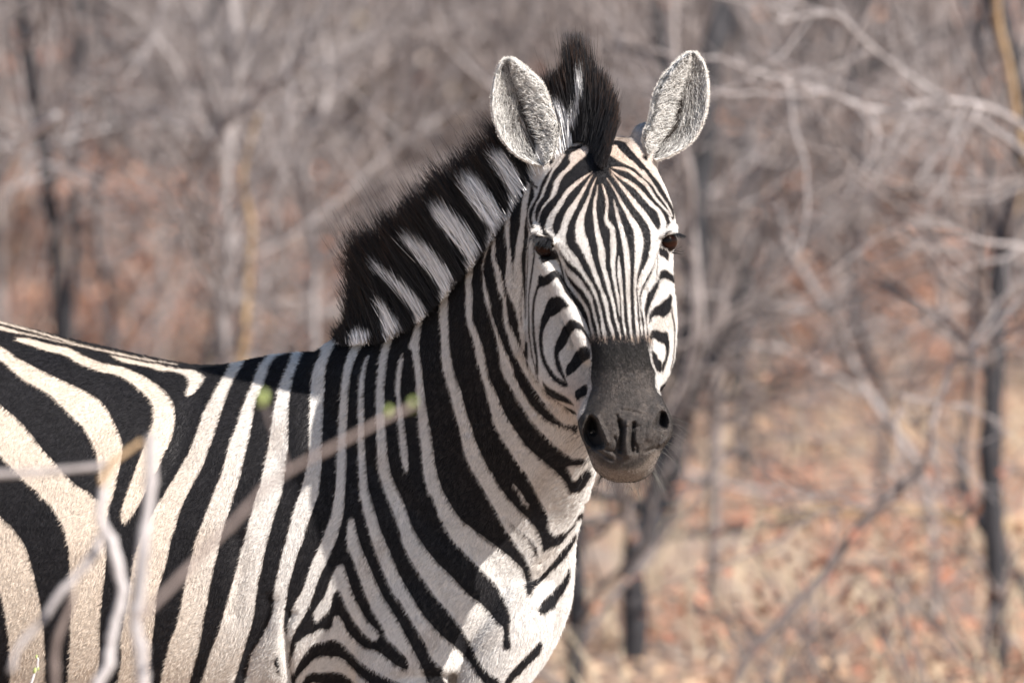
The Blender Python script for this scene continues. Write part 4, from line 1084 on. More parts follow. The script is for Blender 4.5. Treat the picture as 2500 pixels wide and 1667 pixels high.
def groove(fr, s, depth, soft=1.0):
    kind, c, P = mk('S', 1, fr, s)
    m = P[:, 2].max() * 3 + 6
    i = np.nonzero((px > P[:, 0].min() - m) & (px < P[:, 0].max() + m) & (py > P[:, 1].min() - m) & (py < P[:, 1].max() + m) & (front > 0))[0]
    if len(i):
        Q = P.copy(); Q[:, 2] = 0
        d = -sd_stroke(Q, px[i], py[i]); wd = np.maximum(P[:, 2].mean(), 4.2 if fr == 'H4' else 1.2) * soft
        disp[i] += depth * np.exp(-(d / wd) ** 2) * front[i]


def pit(fr, s, depth, soft):
    kind, c, P = mk('P', 1, fr, s)
    m = soft + 4
    i = np.nonzero((px > P[:, 0].min() - m) & (px < P[:, 0].max() + m) & (py > P[:, 1].min() - m) & (py < P[:, 1].max() + m) & (front > 0))[0]
    if len(i):
        disp[i] += depth * sm(sd_poly(P, px[i], py[i]), -soft, soft) * front[i]


# nostrils
pit('H4', '580,640 645,680 680,790 725,905 705,955 620,960 555,905 525,830 540,720', -42, 7)
pit('H4', '590,650 635,690 655,770 640,830 590,830 575,740', -44, 6)
pit('H4', '1295,600 1340,615 1350,700 1335,765 1262,752 1232,742 1258,680', -55, 8)
groove('H4', '540,650,30 500,730,30 500,840,30 550,940,30', 12)
groove('H4', '655,660,44 710,780,48 760,900,44', 9)
groove('H4', '1350,600,30 1390,720,30 1370,850,30 1290,930,26', 12)
groove('H4', '1225,620,60 1190,740,70 1175,860,60', 6)
# philtrum and the folds around it
groove('H4', '960,700,60 950,800,64 945,900,62 955,1030,50', 15)
groove('H4', '875,700,40 900,780,46 895,880,50 880,990,44', -20)
groove('H4', '1020,720,40 1010,800,44 1000,900,46 1010,990,40', -18)
groove('H4', '850,748,26 930,755,20 1000,750,22 1080,748,24', -4)
groove('H4', '850,640,30 870,700,30 885,760,30', -6)
groove('H4', '900,580,24 960,590,26 1030,600,26 1080,620,22', -3)
groove('H4', '1010,900,26 1050,950,32 1050,1000,26', -8)
groove('H4', '830,860,20 850,940,22 820,1000,16', -7)
groove('H4', '740,980,30 820,1010,28 880,1050,28', -4)
groove('H4', '580,960,26 660,990,24 740,1050,22 800,1080,20', -6)
groove('H4', '1310,950,26 1220,970,24 1150,1000,20', -6)
# eyes: socket, lids
pit('E1', '670,1100 850,1065 1060,1085 1190,1170 1190,1290 1080,1390 950,1415 810,1330 720,1210', -34, 3.0)
pit('E2', '1460,900 1620,890 1720,930 1715,1050 1655,1180 1550,1290 1420,1270 1330,1150 1385,990', -34, 3.0)
groove('E1', '500,900,120 700,940,120 950,975,120 1180,1035,110 1290,1160,100', 13)
groove('E1', '640,1150,80 740,1330,90 900,1470,90 1100,1460,90 1250,1320,90', 5)
groove('E1', '560,740,60 750,790,60 950,860,60 1150,900,60', -7)
groove('E1', '700,1650,100 900,1720,110 1150,1650,100 1330,1450,90', -5)
groove('E2', '1400,880,100 1560,790,120 1750,760,120 1880,730,90', 12)
groove('E2', '1290,1150,90 1400,1340,100 1560,1380,90', 5)
# tear line and cheek crest
groove('N1', '60,60,40 160,260,40 215,430,40 260,640,40 320,860,36', -6)
groove('N1', '2130,150,34 2075,330,34 2070,520,34 2050,700,30', -5)
groove('H3', '700,120,60 850,330,60 980,560,60 1080,800,60 1130,1050,50', -9)
groove('H3', '800,880,60 860,1000,60 880,1120,50', 6)
groove('H3', '1740,500,50 1760,800,50 1790,1200,50', -5)
# lips
groove('H4', '575,1060,20 610,1160,18 680,1225,16 780,1270,16 900,1295,14 1000,1295,14 1090,1268,14 1170,1205,14 1220,1130,16 1260,1060,16', -7)
co = co + (disp / PPM)[:, None] * (-AF) + 0
co = relax(co, ed, headw, 1, 0.35)

px, py, pd = WI(co)
# soft skin folds where the neck turns, faint muscles
nrm_z = np.zeros(len(co))
me2.vertices.foreach_set('co', co.astype(np.float32).ravel()); me2.update()
nv = np.empty(len(co) * 3, np.float32); me2.vertices.foreach_get('normal', nv); nv = nv.reshape(-1, 3).astype(float)
fold = np.zeros(len(co))


def fold_line(fr, s, amp, wpx):
    kind, c, P = mk('S', 1, fr, s)
    m = wpx * 3
    i = np.nonzero((px > P[:, 0].min() - m) & (px < P[:, 0].max() + m) & (py > P[:, 1].min() - m) & (py < P[:, 1].max() + m) & (pd > -50) & (headw < 0.5))[0]
    if len(i):
        Q = P.copy(); Q[:, 2] = 0
        d = -sd_stroke(Q, px[i], py[i])
        fold[i] += amp * np.exp(-(d / wpx) ** 2)


for s_ in ('450,-20,5 470,200,5 480,420,5 520,700,5 560,1000,5', '540,0,5 560,300,5 600,600,5 650,900,5', '760,0,5 790,300,5 850,600,5 930,850,5',
           '880,150,5 960,400,5 1080,640,5 1200,800,5', '900,560,5 1020,760,5 1160,930,5', '1050,300,5 1130,480,5 1250,640,5 1400,760,5'):
    fold_line('F7', s_, -5.0, 7); fold_line('F7', s_, 2.0, 18)
fold_line('F4', '200,900,5 150,1100,5 60,1280,5 -20,1500,5', -14, 16)
fold_line('F4', '370,1000,5 330,1150,5 345,1350,5 380,1560,5', -16, 10)
fold_line('F4', '-40,400,5 -60,700,5 -100,1000,5', -7, 20)
fold_line('F4', '300,1100,5 240,1300,5 220,1500,5', 8, 24)
fold_line('F8', '1690,300,5 1590,480,5 1480,650,5 1380,790,5 1250,900,5', -7, 5)
fold_line('F8', '1200,1320,5 1090,1400,5 1060,1440,5', -5, 7)
fold_line('F1', '1620,800,5 1520,1100,5 1420,1350,5 1280,1560,5', -12, 34)
fold_line('F3', '420,900,5 440,1100,5 430,1300,5', 8, 34)
co = co + nv * (fold / PPM)[:, None]
me2.vertices.foreach_set('co', co.astype(np.float32).ravel()); me2.update()

# --- coat attributes
px, py, pd = WI(co)
EXTRA = [mk('P', -1, 'E1', '510,790 640,810 880,900 1300,920 1260,1000 1310,1180 1240,1280 1160,1160 1050,1040 850,1000 680,1050 600,1130 500,1080 460,950'),
         mk('S', -1, 'E1', '650,1080,60 720,1220,60 820,1350,70 950,1440,80 1100,1430,90 1230,1300,100 1270,1200,90'),
         mk('S', -1, 'E2', '1620,720,50 1480,820,60 1390,960,60 1310,1130,70 1400,1290,80 1540,1330,70'),
         mk('P', -1, 'E1', '860,1450 1060,1400 1300,1350 1420,1500 1500,1700 1300,1800 900,1800 800,1600')]
OPS += EXTRA


def coat_full(x, y, d):
    f = coat(x, y)
    return f


st = coat_full(px, py, pd)
headish = (pd > 150 + HD) & (py < 1200) & (px > 1270)
mz = np.where(headish, field(px, py, MUZ, start=-30.0, margin=40.0), -30.0)
# signed distance without the clip, for the soft edge of the dark muzzle
och = np.exp(-(((px - 1478) / 120) ** 2 + ((py - 408) / 95) ** 2)) * 0.5 * headish
och += 0.55 * np.exp(-((py - 828) / 11) ** 2) * headish * (px > 1438) * (px < 1592)
och += 0.35 * np.exp(-(((px - 1400) / 60) ** 2 + ((py - 960) / 60) ** 2))
cream = sm(px, 750, 300) * 0.9
hoof = sm(py, 2640, 2680)
smk = mk('S', 1, 'H4', '580,1080,40 640,1160,60 760,1230,70 900,1250,80 1060,1230,70 1180,1150,60 1250,1040,40')[2]
chin = np.exp(-(np.maximum(-sd_stroke(smk, px, py), 0) / 9) ** 2) * headish
nost_groove = [mk('P', 1, 'H4', '580,640 645,680 680,790 725,905 705,955 620,960 555,905 525,830 540,720'), mk('P', 1, 'H4', '1295,600 1340,615 1350,700 1335,765 1262,752 1232,742 1258,680'),
        mk('S', 1, 'H4', '890,740,14 900,800,20 893,880,22 882,960,14'), mk('S', 1, 'H4', '1012,740,12 1006,800,18 998,900,18 1004,970,12')]  # these strokes paint crease shade into the grooves beside the philtrum
nos_shade = sm(np.where(headish, field(px, py, nost_groove[:2]), -14), -3.0, 6.0) + 0.25 * sm(np.where(headish, field(px, py, nost_groove[2:]), -14), -3.0, 4.0)
st = np.where(mz > 2, -14.0, st)
upper = (1 - sm(py, 850, 960)) * 0.8
for nm, arr in (('nostril_groove_shade', nos_shade), ('upper', upper), ('stripe', st), ('muzzle', mz), ('ochre', och), ('cream', cream), ('hoof', hoof), ('chin', chin)):
    a = me2.attributes.new(nm, 'FLOAT', 'POINT'); a.data.foreach_set('value', arr.astype(np.float32))
me2.polygons.foreach_set('use_smooth', np.ones(len(me2.polygons), bool))

zebra = empty('zebra', tuple(W(950, 2750, 0)))
zebra.location.z = 0
tag(zebra, 'plains zebra standing side-on with its head turned to face the viewer', 'zebra')
bpy.context.view_layer.update()
ZI = zebra.matrix_world.inverted()


def zpart(o, world=True):
    o.parent = zebra
    if world: o.matrix_parent_inverse = ZI
    return o


# --- coat material
def coat_material():
    m, nt, b = nodes('zebra coat')
    st_ = attr(nt, 'stripe').outputs['Fac']
    mzz = attr(nt, 'muzzle').outputs['Fac']
    tc = nt.nodes.new('ShaderNodeTexCoord')
    mp = nt.nodes.new('ShaderNodeMapping'); mp.inputs['Scale'].default_value = (1.0, 1.0, 0.35)
    nt.links.new(tc.outputs['Object'], mp.inputs[0])
    n1 = noise(nt, 420, 3, 0.6, mp.outputs[0])
    n2 = noise(nt, 90, 3, 0.55, tc.outputs['Object'])
    n3 = noise(nt, 9, 4, 0.6, tc.outputs['Object'])
    n4 = noise(nt, 1100, 2, 0.6, tc.outputs['Object'])
    e = math_n(nt, 'ADD', st_, math_n(nt, 'MULTIPLY', math_n(nt, 'SUBTRACT', n1, 0.5), 4.0))
    e = math_n(nt, 'ADD', e, math_n(nt, 'MULTIPLY', math_n(nt, 'SUBTRACT', n2, 0.5), 2.6))
    w = nt.nodes.new('ShaderNodeMapRange'); w.interpolation_type = 'SMOOTHSTEP'
    w.inputs['From Min'].default_value = -1.3; w.inputs['From Max'].default_value = 1.3
    nt.links.new(e, w.inputs['Value'])
    white = mixc(nt, n3, (0.63, 0.595, 0.565), (0.70, 0.67, 0.64))
    white = mixc(nt, attr(nt, 'cream').outputs['Fac'], white, (0.66, 0.56, 0.465))
    white = mixc(nt, attr(nt, 'ochre').outputs['Fac'], white, (0.50, 0.27, 0.13))
    dirt = nt.nodes.new('ShaderNodeMapRange'); dirt.inputs['From Min'].default_value = 0.58; dirt.inputs['From Max'].default_value = 0.78
    dirt.inputs['To Max'].default_value = 0.45
    nt.links.new(noise(nt, 22, 5, 0.65, tc.outputs['Object'], 0.6), dirt.inputs['Value'])
    white = mixc(nt, dirt.outputs[0], white, (0.30, 0.225, 0.165))
    black = mixc(nt, n3, (0.008, 0.0075, 0.010), (0.015, 0.013, 0.014))
    c = mixc(nt, w.outputs[0], black, white)
    # pale guard hairs and speckle
    sp = nt.nodes.new('ShaderNodeMapRange'); sp.inputs['From Min'].default_value = 0.35; sp.inputs['From Max'].default_value = 0.7
    sp.inputs['To Min'].default_value = 0.78; sp.inputs['To Max'].default_value = 1.14
    nt.links.new(n1, sp.inputs['Value'])
    c = mixc(nt, 1.0, c, sp.outputs[0], 'MULTIPLY')
    # muzzle: dark bare skin fading to a pale speckled chin
    mm = math_n(nt, 'ADD', mzz, math_n(nt, 'MULTIPLY', math_n(nt, 'SUBTRACT', n1, 0.5), 22.0))
    mr = nt.nodes.new('ShaderNodeMapRange'); mr.interpolation_type = 'SMOOTHSTEP'
    mr.inputs['From Min'].default_value = -8; mr.inputs['From Max'].default_value = 8
    nt.links.new(mm, mr.inputs['Value'])
    n6 = noise(nt, 55, 5, 0.7, tc.outputs['Object'])
    skin = ramp(nt, n6, [(0.32, (0.020, 0.017, 0.016)), (0.5, (0.045, 0.037, 0.034)), (0.70, (0.095, 0.078, 0.067))])
    fleck = ramp(nt, n4, [(0.60, (0, 0, 0)), (0.72, (1, 1, 1))])
    skin = mixc(nt, math_n(nt, 'MULTIPLY', fleck, 0.0), skin, (0.22, 0.19, 0.17))
    skin = mixc(nt, attr(nt, 'upper').outputs['Fac'], skin, (0.016, 0.014, 0.015))
    skin = mixc(nt, attr(nt, 'nostril_groove_shade').outputs['Fac'], skin, (0.012, 0.010, 0.011))
    chn = attr(nt, 'chin').outputs['Fac']
    chc = mixc(nt, n1, (0.05, 0.04, 0.035), (0.34, 0.28, 0.23))
    skin = mixc(nt, math_n(nt, 'MULTIPLY', chn, 0.75), skin, chc)
    c = mixc(nt, mr.outputs[0], c, skin)
    c = mixc(nt, attr(nt, 'hoof').outputs['Fac'], c, (0.03, 0.027, 0.024))
    nt.links.new(c, b.inputs['Base Color'])
    b.inputs['Roughness'].default_value = 0.62
    b.inputs['Specular IOR Level'].default_value = 0.35
    b.inputs['Sheen Weight'].default_value = 0.03
    b.inputs['Sheen Roughness'].default_value = 0.45
    h = math_n(nt, 'ADD', math_n(nt, 'MULTIPLY', n1, 0.5), math_n(nt, 'MULTIPLY', n2, 1.2))
    h = math_n(nt, 'ADD', h, math_n(nt, 'MULTIPLY', math_n(nt, 'MULTIPLY', noise(nt, 150, 4, 0.7, tc.outputs['Object'], 1.0), mr.outputs[0]), 5.0))
    bump(nt, h, 0.55, 0.0016, b)
    return m


M_coat = coat_material()
me2.materials.append(M_coat)
me2.name = 'body'
body = bpy.data.objects.new('body', me2); C.objects.link(body); zpart(body)
print('body verts', len(me2.vertices))

# ------------------------------------------------------------------ hair helpers
def hair_curves(name, P, radius, col, mat, parent=None, root_r=1.0, tip_r=0.25):
    """P: (n, k, 3) strands, radius: (n,) metres, col: (n,k,3) linear colour per point."""
    n, k, _ = P.shape
    hc = bpy.data.hair_curves.new(name)
    hc.add_curves([k] * n)
    hc.attributes['position'].data.foreach_set('vector', P.astype(np.float32).ravel())
    t = np.linspace(0, 1, k)
    r = radius[:, None] * (root_r + (tip_r - root_r) * t[None] ** 1.5)
    ra = hc.attributes.get('radius') or hc.attributes.new('radius', 'FLOAT', 'POINT')
    ra.data.foreach_set('value', r.astype(np.float32).ravel())
    ca = hc.attributes.new('tone', 'FLOAT_COLOR', 'POINT')
    ca.data.foreach_set('color', np.concatenate([col, np.ones((n, k, 1))], 2).astype(np.float32).ravel())
    hc.materials.append(mat)
    o = bpy.data.objects.new(name, hc); C.objects.link(o)
    if parent: zpart(o)
    return o


def hair_material(name, rough=0.5, spec=0.4):
    m, nt, b = nodes(name)
    nt.links.new(attr(nt, 'tone').outputs['Color'], b.inputs['Base Color'])
    b.inputs['Roughness'].default_value = rough
    b.inputs['Specular IOR Level'].default_value = spec
    return m


M_hair = hair_material('zebra hair', 0.55, 0.35)
WHITE = np.array((0.93, 0.93, 0.94)); BLACK = np.array((0.009, 0.0085, 0.011)); RUST = np.array((0.10, 0.05, 0.028))


def mane_strands(guides, n, k=9, spread=(14, 18), jit=9, lenj=(0.78, 1.1), curl=0.04, clump=26, seed=1):
    r = np.random.default_rng(seed)
    G = catmull(np.array(guides, float), 8)           # rx, ry, rD, tx, ty, tD
    u = r.uniform(0, len(G) - 1.001, n)
    i = u.astype(int); f = (u - i)[:, None]
    g = G[i] * (1 - f) + G[i + 1] * f
    root = g[:, :3].copy(); tip = g[:, 3:].copy()
    lat = r.normal(0, 0.5, n)
    root[:, 2] += lat * spread[0]; tip[:, 2] += lat * spread[1] + r.normal(0, 5, n)
    root[:, :2] += r.normal(0, 4, (n, 2))
    # clumping: tips share an offset with their neighbours
    cid = (u / (len(G) - 1) * (n / clump)).astype(int) * 7 + (lat > 0)
    cj = r.normal(0, 1, (cid.max() + 1, 3))
    cl = r.uniform(lenj[0], lenj[1], cid.max() + 1)
    L = np.linalg.norm(tip[:, :2] - root[:, :2], axis=1)[:, None]
    tip += cj[cid] * jit * np.array((1, 1, 1.0)) * np.clip(L / 120, 0.3, 1.2)
    tip += r.normal(0, 5, (n, 3))
    ln = (cl[cid] * r.uniform(0.86, 1.04, n))[:, None]
    nominal_tip = g[:, 3:]
    tip = root + (tip - root) * ln
    t = np.linspace(0, 1, k)[None, :, None]
    P = root[:, None] + (tip - root)[:, None] * t
    bend = np.stack([-(tip - root)[:, 1], (tip - root)[:, 0], np.zeros(n)], 1)
    P += bend[:, None] * (np.sin(t * math.pi * 0.5) ** 2) * (r.normal(0.0, curl, n))[:, None, None]
    Pn = g[:, None, :3] + (nominal_tip - g[:, :3])[:, None] * t * ln[:, None]
    return P, Pn, u / (len(G) - 1)


def mane_col(Pn, P, seed, rust=True, base=True):
    r = np.random.default_rng(seed)
    n, k, _ = P.shape
    q = P * 0.65 + Pn * 0.35
    jx = r.normal(0, 3.0, (n, 1))
    f = field((q[..., 0] + jx).ravel(), q[..., 1].ravel(), MANE).reshape(n, k)
    tt = np.linspace(0, 1, k)[None]
    fc = coat(q[..., 0].ravel(), q[..., 1].ravel()).reshape(n, k)
    if base: f = np.where(tt < 0.32, np.maximum(f, fc), f)
    f = f + r.normal(0, 2.0, (n, 1))
    w = np.clip(f / 5 + 0.5, 0, 1)[..., None]
    tone = r.uniform(0.62, 1.25, (n, 1, 1))
    c = BLACK * (1 - w) + WHITE * w
    t = np.linspace(0, 1, k)[None, :, None]
    if rust:
        rr = (r.random((n, 1, 1)) < 0.3) * np.clip((t - 0.72) * 2.5, 0, 0.6)
        c = c * (1 - rr * (1 - w)) + RUST * rr * (1 - w)
    return c * tone


GUIDE = [(818, 832, 45, 806, 812, 50), (848, 825, 58, 838, 782, 62), (876, 822, 68, 852, 722, 70), (915, 818, 78, 857, 640, 80),
         (950, 806, 88, 850, 575, 90), (995, 782, 96, 866, 548, 98), (1037, 746, 104, 905, 528, 106), (1070, 712, 112, 942, 500, 112),
         (1101, 677, 118, 985, 468, 118), (1135, 640, 126, 1025, 440, 126), (1167, 603, 134, 1062, 410, 132), (1195, 566, 140, 1096, 388, 138),
         (1223, 529, 147, 1132, 366, 144), (1254, 490, 155, 1168, 338, 150), (1284, 450, 162, 1200, 305, 156), (1312, 412, 170, 1240, 262, 162),
         (1342, 380, 178, 1288, 225, 170), (1366, 358, 186, 1338, 190, 180), (1388, 345, 200, 1368, 158, 195)]
# roots sit a little inside the crest
GUIDE = [(a, b, c, a + (d - a) * 0.88, b + (e - b) * 0.88, f) for a, b, c, d, e, f in GUIDE]
GUIDE = [(a + 8, b + 14, c + bend(a + 60, b + 120), d, e, f + bend(a + 60, b + 120)) for a, b, c, d, e, f in GUIDE]
P, Pn, u = mane_strands(GUIDE, 30000, spread=(52, 46), jit=12, lenj=(0.62, 1.10), seed=3)
keep = np.random.default_rng(4).random(len(u)) < np.clip(0.12 + u * 5, 0, 1)
P, Pn = P[keep], Pn[keep]
col = mane_col(Pn, P, 5)
Pw, Pwn, _ = mane_strands(GUIDE, 1500, spread=(40, 50), jit=12, lenj=(0.95, 1.38), curl=0.07, clump=3, seed=11)
colw = mane_col(Pwn, Pw, 6)
PP = np.concatenate([P, Pw]); CC = np.concatenate([col, colw])
rad = np.concatenate([np.full(len(P), 0.00066), np.full(len(Pw), 0.00034)])
mane = hair_curves('mane', W(PP[..., 0], PP[..., 1], PP[..., 2]), rad, CC, M_hair, zebra)
mane['label'] = 'upright black and white striped mane along the neck'
mane['kind'] = 'stuff'

FORE = [(1476, 408, 344, 1482, 372, 350), (1472, 396, 336, 1496, 320, 340), (1468, 378, 322, 1508, 275, 322), (1464, 362, 305, 1500, 236, 300),
        (1458, 352, 290, 1478, 190, 285), (1450, 346, 275, 1452, 168, 270), (1440, 342, 262, 1424, 138, 262), (1432, 342, 250, 1402, 82, 255),
        (1424, 342, 240, 1399, 142, 250), (1414, 344, 230, 1377, 168, 240), (1402, 348, 222, 1360, 180, 230), (1392, 352, 215, 1346, 208, 222)]
FORE = [(a, b, c + HD, d, e, f + HD) for a, b, c, d, e, f in FORE]
P, Pn, u = mane_strands(FORE, 13000, spread=(20, 22), jit=6, lenj=(0.8, 1.04), curl=0.05, seed=21)
P[..., 0] += ((P[..., 0] - Pn[..., 0]) * -0.35) * (u < 0.3)[:, None]
r_ = np.random.default_rng(9)
lat = r_.normal(0, 1, len(P)) * np.interp(u, [0, 0.25, 0.5, 1], [3, 7, 11, 11]) - 5
P[..., 0] += lat[:, None] * np.linspace(1.0, 0.55, P.shape[1])[None]
ff = mane_col(Pn, P, 8, True, False)
fore = hair_curves('forelock', W(P[..., 0], P[..., 1], P[..., 2]), np.full(len(P), 0.0005), ff, M_hair, zebra)
fore['kind'] = 'stuff'

# ------------------------------------------------------------------ ears
def ear(outer_l, outer_r, D0, lean, seed, cup, osign):
    """outer_l / outer_r: outline points from base to tip in frame H1."""
    ox, oy, k_ = FR['H1']
    L = np.array(nums(outer_l)) / k_ + (ox, oy); R_ = np.array(nums(outer_r)) / k_ + (ox, oy)

    def resample(P, n):
        P = catmull(P, 8); s = np.r_[0, np.cumsum(np.linalg.norm(np.diff(P, axis=0), axis=1))]
        q = np.linspace(0, s[-1], n)
        return np.c_[np.interp(q, s, P[:, 0]), np.interp(q, s, P[:, 1])]
    nv_, nu_ = 44, 40
    L = resample(L, nv_); R_ = resample(R_, nv_)
    uu = np.linspace(-1, 1, nu_)
    s = (uu + 1) / 2
    X = L[:, None, 0] * (1 - s) + R_[:, None, 0] * s
    Y = L[:, None, 1] * (1 - s) + R_[:, None, 1] * s
    v = np.linspace(0, 1, nv_)[:, None]
    width = np.hypot(*(R_ - L).T)[:, None]
    dep = cup * width * (1 - np.abs(uu[None]) ** 2.2) * (1 - 0.45 * v)
    D0 += HD
    D = D0 + lean * v - dep
    Db = D0 + lean * v - dep * 1.06 - 9 * (1 - np.abs(uu[None]) ** 8)
    Fv = W(X, Y, D).reshape(-1, 3); Bv = W(X, Y, Db - 1.5).reshape(-1, 3)
    faces = []
    N = nv_ * nu_
    idx = lambda i, j: i * nu_ + j
    for i in range(nv_ - 1):
        for j in range(nu_ - 1):
            faces.append((idx(i, j), idx(i, j + 1), idx(i + 1, j + 1), idx(i + 1, j)))
            faces.append((N + idx(i, j), N + idx(i + 1, j), N + idx(i + 1, j + 1), N + idx(i, j + 1)))
    for i in range(nv_ - 1):
        faces.append((idx(i, 0), idx(i + 1, 0), N + idx(i + 1, 0), N + idx(i, 0)))
        faces.append((idx(i + 1, nu_ - 1), idx(i, nu_ - 1), N + idx(i, nu_ - 1), N + idx(i + 1, nu_ - 1)))
    for j in range(nu_ - 1):
        faces.append((idx(0, j + 1), idx(0, j), N + idx(0, j), N + idx(0, j + 1)))
        faces.append((idx(nv_ - 1, j), idx(nv_ - 1, j + 1), N + idx(nv_ - 1, j + 1), N + idx(nv_ - 1, j)))
    o = mesh_obj('ear', np.vstack([Fv, Bv]), faces, M_ear)
    inner = np.r_[np.ones(N), np.zeros(N)]
    a = o.data.attributes.new('inside', 'FLOAT', 'POINT'); a.data.foreach_set('value', inner.astype(np.float32))
    edge = np.tile((np.abs(uu)[None] * np.ones((nv_, 1))).ravel(), 2)
    vv = np.tile((v * np.ones((1, nu_))).ravel(), 2)
    a = o.data.attributes.new('rim', 'FLOAT', 'POINT'); a.data.foreach_set('value', np.maximum(edge, sm(vv, 0.8, 1.0)).astype(np.float32))
    o.data.materials.clear(); o.data.materials.append(M_ear)
    zpart(o)
    # fur inside: rooted along both sides, combed towards the middle and the tip
    r = np.random.default_rng(seed)
    n = 12000
    side = np.where(r.random(n) < 0.5, -1, 1)
    ru = side * r.uniform(0.0, 1.0, n) ** 0.75
    rv = r.uniform(0.03, 0.99, n)

    def at(u_, v_):
        i = np.clip(v_, 0, 1) * (nv_ - 1); j = np.clip((u_ + 1) / 2, 0, 1) * (nu_ - 1)
        i0 = np.minimum(i.astype(int), nv_ - 2); j0 = np.minimum(j.astype(int), nu_ - 2); fi = i - i0; fj = j - j0
        out = []
        for A in (X, Y, D):
            out.append((A[i0, j0] * (1 - fi) * (1 - fj) + A[i0 + 1, j0] * fi * (1 - fj) + A[i0, j0 + 1] * (1 - fi) * fj + A[i0 + 1, j0 + 1] * fi * fj))
        return np.stack(out, 1)
    root = at(ru, rv)
    long_ = (np.abs(ru) > 0.35) & (np.abs(ru) < 0.93)
    slit = (np.abs(ru) < 0.24) & (rv > 0.08) & (rv < 0.66)
    du = -side * r.uniform(0.14, 0.42, n) * np.where(long_, 1.0, 0.45) * np.where(side == osign, 0.5, 1.0) * np.where(slit & (r.random(n) < 0.5), 0.4, 1)
    dv = r.normal(0.035, 0.045, n) - 0.06 * (rv > 0.75)
    p1 = at(ru + du * 0.5, rv + dv * 0.5); p2 = at(ru + du, rv + dv)
    lift = r.uniform(3, 13, n) + (side != osign) * long_ * r.uniform(6, 26, n)
    k = 5
    t = np.linspace(0, 1, k)[None, :, None]
    P = root[:, None] * (1 - t) ** 2 + 2 * p1[:, None] * t * (1 - t) + p2[:, None] * t ** 2
    P[..., 2] += lift[:, None] * np.sin(t[..., 0] * math.pi * 0.75) + 1.0
    P[..., :2] += r.normal(0, 1.3, (n, 1, 2)) * t
    tone = r.uniform(0.5, 1.2, n)
    outer = side == osign
    blot = np.sin(rv * 17 + ru * 5 + seed) * np.sin(ru * 9 - rv * 8 + seed * 2)
    mid = np.exp(-((ru * osign + 0.05 - 0.1 * np.sin(rv * 7)) / 0.2) ** 2) * sm(rv, 0.02, 0.2) * sm(rv, 0.8, 0.55) * (0.75 + 0.4 * blot) + outer * np.where(np.abs(ru) < 0.8, 0.34 + 0.25 * blot, 0.0)
    base = np.array((0.84, 0.82, 0.79)); dark = np.array((0.075, 0.062, 0.055))
    dk = np.clip(mid + (r.random(n) < 0.15) * 0.7, 0, 1)[:, None]
    c = (base * (1 - dk) + dark * dk) * tone[:, None]
    c = np.repeat(c[:, None], k, 1)
    # dense rim of short pale hair
    m_ = 5200
    s2 = np.where(r.random(m_) < 0.5, -1.0, 1.0); v2 = r.uniform(0.0, 1.0, m_)
    tipm = r.random(m_) < 0.12
    u2 = np.where(tipm, r.uniform(-1, 1, m_), s2 * r.uniform(0.86, 1.0, m_)); v2 = np.where(tipm, r.uniform(0.96, 1, m_), v2)
    rt = at(u2, v2)
    cen = at(np.zeros(m_), v2 * 0.9)
    outd = rt - cen; outd[:, 2] *= 0.4; outd /= np.linalg.norm(outd, axis=1)[:, None] + 1e-6
    ln = r.uniform(3, 7, m_)
    up = (at(u2 * 0.98, np.clip(v2 + 0.05, 0, 1)) - rt); up /= np.linalg.norm(up, axis=1)[:, None] + 1e-6
    tp = rt + (outd * 0.85 + up * 0.35 * (v2 < 0.8)[:, None] + r.normal(0, 0.22, (m_, 3))) * ln[:, None]
    P2 = rt[:, None] + (tp - rt)[:, None] * t
    c2 = np.repeat((np.array((0.84, 0.80, 0.75)) * r.uniform(0.8, 1.1, m_)[:, None])[:, None], k, 1)
    h = hair_curves('ear_fur', W(np.concatenate([P, P2])[..., 0], np.concatenate([P, P2])[..., 1], np.concatenate([P, P2])[..., 2]),
                    np.full(n + m_, 0.00038), np.concatenate([c, c2]), M_hair)
    h['kind'] = 'stuff'
    h.parent = o
    return o


M_ear, nt, b = nodes('ear skin')
n1 = noise(nt, 300, 3); n2 = noise(nt, 30, 4)
ins = attr(nt, 'inside').outputs['Fac']; rim = attr(nt, 'rim').outputs['Fac']
cc = ramp(nt, rim, [(0.0, (0.05, 0.04, 0.035)), (0.2, (0.10, 0.085, 0.075)), (0.42, (0.28, 0.25, 0.22)), (0.85, (0.42, 0.36, 0.29)), (1.0, (0.58, 0.52, 0.46))])
cc = mixc(nt, math_n(nt, 'MULTIPLY', n1, 0.4), cc, (0.12, 0.09, 0.07))
back = ramp(nt, rim, [(0.0, (0.40, 0.37, 0.35)), (0.8, (0.25, 0.22, 0.2)), (0.93, (0.02, 0.018, 0.018))])
nt.links.new(mixc(nt, ins, back, cc), b.inputs['Base Color'])
b.inputs['Roughness'].default_value = 0.75
bump(nt, n1, 0.5, 0.002, b)
ear_l = ear('560,1275 480,1262 420,1235 320,1180 230,1100 160,1000 120,900 90,800 75,640 90,520 120,400 152,318 182,270 206,250',
            '610,1262 690,1140 735,1010 730,920 690,800 660,720 632,620 580,500 520,430 450,365 385,312 330,276 295,256 268,248', 262, -10, 31, 0.32, -1)
ear_l['label'] = 'ear in front of the striped mane, on the side of the body'
ear_r = ear('1560,1150 1530,1060 1530,960 1570,870 1600,760 1612,660 1640,560 1672,490 1715,420 1800,320 1850,272 1890,238 1935,208 1965,194',
            '1640,1225 1740,1200 1850,1150 1960,1080 2050,980 2110,850 2145,720 2157,560 2147,420 2125,330 2103,280 2075,236 2052,208 2022,194', 250, -10, 37, 0.32, 1)
ear_r['label'] = 'ear against the blurred bush, away from the body'

